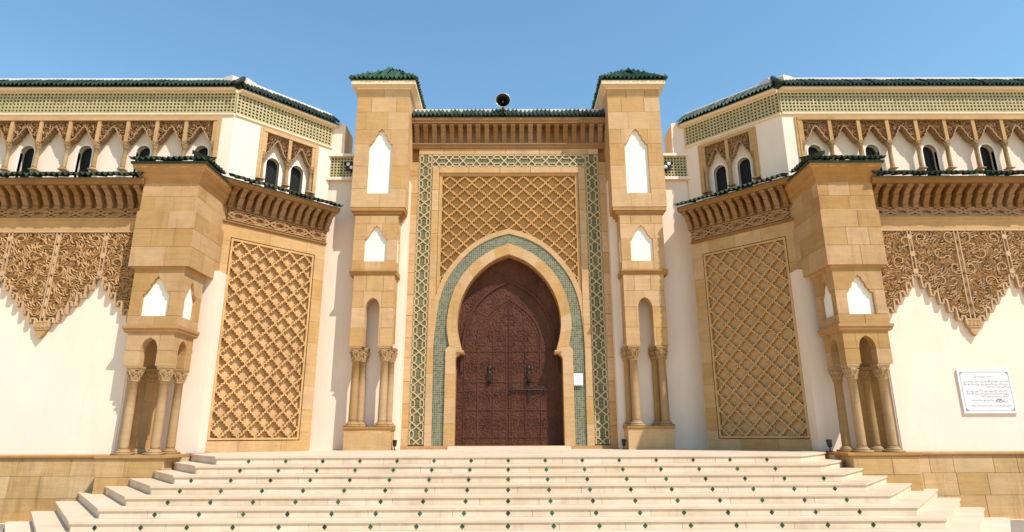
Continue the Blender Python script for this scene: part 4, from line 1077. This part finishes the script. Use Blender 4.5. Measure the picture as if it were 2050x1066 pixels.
    b = MB(); b.box(FV2, a + .115, c - .05, 2.8, 4.4, -.95, -.115); b.build('tier_core', 'mortar', pv)
    blocks(FV2, a, c, 2.93, [.24, .60, .60], pv, 0, .12, [nn], 190 + s_, mat='sand_dark', lo=.4, hi=.7); blocks(Fi2, 0, .98, 2.93, [.24, .60, .60], pv, 0, .12, [nn2], 193 + s_, mat='sand_dark', lo=.4, hi=.7)
    b = MB(); b.region(FV2, [nn], lambda x, y: pip(x, y, nn), -.12, -.08); b.region(Fi2, [nn2], lambda x, y: pip(x, y, nn2), -.12, -.08); b.build('niche_panel', 'white', pv)
    Fo2 = Fr((s_ * c, yi, 0), (0, 1, 0), (s_, 0, 0)); blocks(Fo2, 0, .5, 2.93, [.24, .60, .60], pv, 0, .05, (), 196 + s_, mat='sand_dark', lo=.4, hi=.7)
    def wrap2(b, prof, ex=0):
        b.section(FV2, prof, a, c, -1, 1); b.section(Fi2, prof, 0, 1.0, -1, 0); b.section(Fo2, prof, 0, .5, -1, 0)
    b = MB(); wrap2(b, [(-.06, 4.30), (.0, 4.30), (.05, 4.34), (.05, 4.40), (-.06, 4.40)]); b.build('moulding', 'trim', pv); b = MB(); wrap2(b, [(-.06, 2.76), (-.02, 2.76), (.03, 2.80), (.03, 2.84), (.06, 2.87), (.06, 2.93), (-.06, 2.93)]); b.build('moulding', 'trim', pv)
    # third tier: arches on four columns
    a3_, c3_ = 7.90, 9.0; FV3 = Fr((0, yi + .02, 0), (s_, 0, 0), (0, -1, 0)); Fi3 = Fr((s_ * a3_, yi + .02, 0), (0, 1, 0), (-s_, 0, 0))
    arA = pointed(8.45, .20, 1.9, 2.32, 2.64); arB = pointed(.45, .18, 1.9, 2.32, 2.62)
    blocks(FV3, a3_, c3_, 1.99, [.36, .42], pv, 0, .22, [arA], 200 + s_, mat='sand_dark', lo=.5, hi=.62); blocks(Fi3, .225, .92, 1.99, [.36, .42], pv, 0, .22, [arB], 203 + s_, mat='sand_dark', lo=.5, hi=.62)
    Fo3 = Fr((s_ * c3_, yi + .02, 0), (0, 1, 0), (s_, 0, 0)); b = MB(); b.box(Fo3, .225, .92, 1.99, 2.77, -.2, -.006); b.build('side_pier', 'sand_dark', pv)
    cp_ = col_meshes(1.985, .098)
    for x, y in ((8.75, -4.38), (8.04, -4.38), (8.75, -3.72), (8.04, -3.72)): put_column(cp_, (s_ * x, y, 0), 0, mosque)
    # cream niche behind the columns
    Fb = Fr((0, -3.30, 0), (s_, 0, 0), (0, -1, 0)); b = MB(); b.box(Fb, 7.6, 9.6, 0, 4.6, -.5, 0); b.box(Fb, 9.10, 9.6, 0, 4.6, -.1, .78); b.build('niche_wall', 'cream', mosque)
    b = MB(); b.box(Fb, 8.72, 9.12, 0, 1.99, .02, .30); b.build('niche_pier', 'sand', mosque)

# ---------------- small things fixed to the building
FQ = Fr((0, -4.10, 0), (1, 0, 0), (0, -1, 0))
pq = empty('marble_plaque', FQ.P(11.33, .86, .02)); tag(pq, 'white marble plaque with lines of script on the cream wall', 'plaque'); bpy.context.view_layer.update()
q = MB(); q.box(FQ, 10.70, 11.97, .86, 1.88, .0, .045); sub(q.build('tablet', 'plaque'), pq)
q = MB(); u0, u1, v0, v1 = 10.76, 11.91, .92, 1.82
for a, c in (((u0, v0), (u1, v0)), ((u1, v0), (u1, v1)), ((u1, v1), (u0, v1)), ((u0, v1), (u0, v0))): q.ribbon(FQ, [a, c], .007, .045, .047)
for x, y, dx, dy in ((u0, v0, 1, 1), (u1, v0, -1, 1), (u1, v1, -1, -1), (u0, v1, 1, -1)): q.prism(FQ, [(x, y), (x + dx * .07, y), (x, y + dy * .07)], .045, .0485)
sub(q.build('border', 'ink'), pq)
q = MB(); r = random.Random(4)
for f0, f1, fv, am in ((.27, .66, .90, .016), (.03, .97, .765, .018), (.03, .97, .69, .018), (.50, .97, .615, .016), (.04, .88, .50, .018), (.04, .97, .43, .018), (.36, .97, .355, .016), (.14, .56, .25, .016), (.10, .96, .10, .016)):
    x = u0 + .03 + (u1 - u0 - .06) * f0; xe = u0 + .03 + (u1 - u0 - .06) * f1; y = v0 + .03 + (v1 - v0 - .06) * fv
    while x < xe:
        w_ = r.uniform(.05, .12); pts = [(x + w_ * i / 7, y + r.uniform(-1, 1) * am * (1.6 if i in (2, 5) else .7)) for i in range(8)]
        q.ribbon(FQ, pts, .008, .045, .0475); 
        if r.random() < .5: q.box(FQ, x + w_ * .5, x + w_ * .5 + .01, y + .026, y + .034, .045, .0475)
        x += w_ + r.uniform(.012, .03)
c = (u0 + (u1 - u0) * .72, v0 + (v1 - v0) * .26)
for k in range(4): q.ribbon(FQ, [(c[0] + .05 * k - .05 + .05 * math.cos(t) * (1 + .3 * k % 2), c[1] + .04 * math.sin(t * 1.5 + k)) for t in [i * .5 for i in range(10)]], .010, .045, .0478)
sub(q.build('script', 'ink', kind='stuff'), pq)
q = MB(); q.box(FP, 1.955, 2.235, 1.85, 2.21, .036, .044); nt_ = q.build('paper_notice', 'paper'); tag(nt_, 'small white paper notice taped over the green mosaic beside the door', 'notice')
q = MB()
for z in (2.14, 2.08, 2.03, 1.97): q.ribbon(FP, [(2.0, z), (2.19 - .03 * (z < 2), z)], .008, .044, .0455)
q.build('print', 'ink', nt_)
ls = empty('horn_loudspeaker', (-.19, -.32, 10.98)); tag(ls, 'black horn loudspeaker on the roof edge above the gateway', 'loudspeaker'); bpy.context.view_layer.update()
ax = Vector((.0, -1, -.10)).normalized(); c = Vector((-.19, -.50, 11.24))
q = MB(); q.lathe(c, [(.06, -.42), (.09, -.36), (.12, -.26), (.17, -.12), (.235, .0), (.245, .012), (.235, .012), (.165, -.11), (.115, -.25), (.08, -.33), (.002, -.34)], 28, ax, False); sub(q.build('horn', 'black', None, True), ls)
q = MB(); q.lathe(c, [(.238, -.01), (.252, .0), (.256, .016), (.240, .020), (.238, .0)], 28, ax, False); sub(q.build('rim', 'silver', None, True), ls)
q = MB(); q.lathe(c, [(.0, -.3), (.045, -.28), (.05, -.16), (.02, -.12), (.0, -.118)], 14, ax); sub(q.build('phase_plug', 'black', None, True), ls)
q = MB(); q.lathe(c, [(.0, -.12), (.026, -.115), (.0, -.10)], 10, ax); sub(q.build('centre_cap', 'silver', None, True), ls)
q = MB(); q.lathe(c, [(.08, -.62), (.10, -.6), (.10, -.44), (.07, -.40)], 16, ax); sub(q.build('driver', 'silver', None, True), ls)
q = MB(); q.tube([c + Vector((0, .25, -.1)), Vector((-.19, -.25, 10.9))], .025, 8); q.box(Fr((-.19, -.25, 0), (1, 0, 0), (0, -1, 0)), -.1, .1, 10.86, 10.92, -.1, .1); sub(q.build('bracket', 'iron'), ls)
for i, (x, y, s_, lab) in enumerate(((-3.26, -.72, -1, 'small dark spotlight on the landing beside the tower that shades the cream wall'), (3.26, -.72, 1, 'small dark spotlight on the landing beside the tower that shades the tile band'), (7.62, -3.75, 1, 'small dark spotlight beside the columns of the shaded turret'))):
    sl_ = empty('spotlight', (x, y, 0)); tag(sl_, lab, 'spotlight', 'spotlights at the foot of the walls'); bpy.context.view_layer.update()
    q = MB(); q.box(WORLD, x - .05, x + .05, 0, .02, -y - .05, -y + .05); q.tube([(x, y, .02), (x, y, .14)], .014, 6); sub(q.build('stand', 'black'), sl_)
    q = MB(); q.lathe((x, y, .16), [(.03, -.06), (.05, -.04), (.065, .10), (.07, .11), (.05, .10)], 14, (.1 * s_, .3, 1)); sub(q.build('lamp_head', 'black', None, True), sl_)
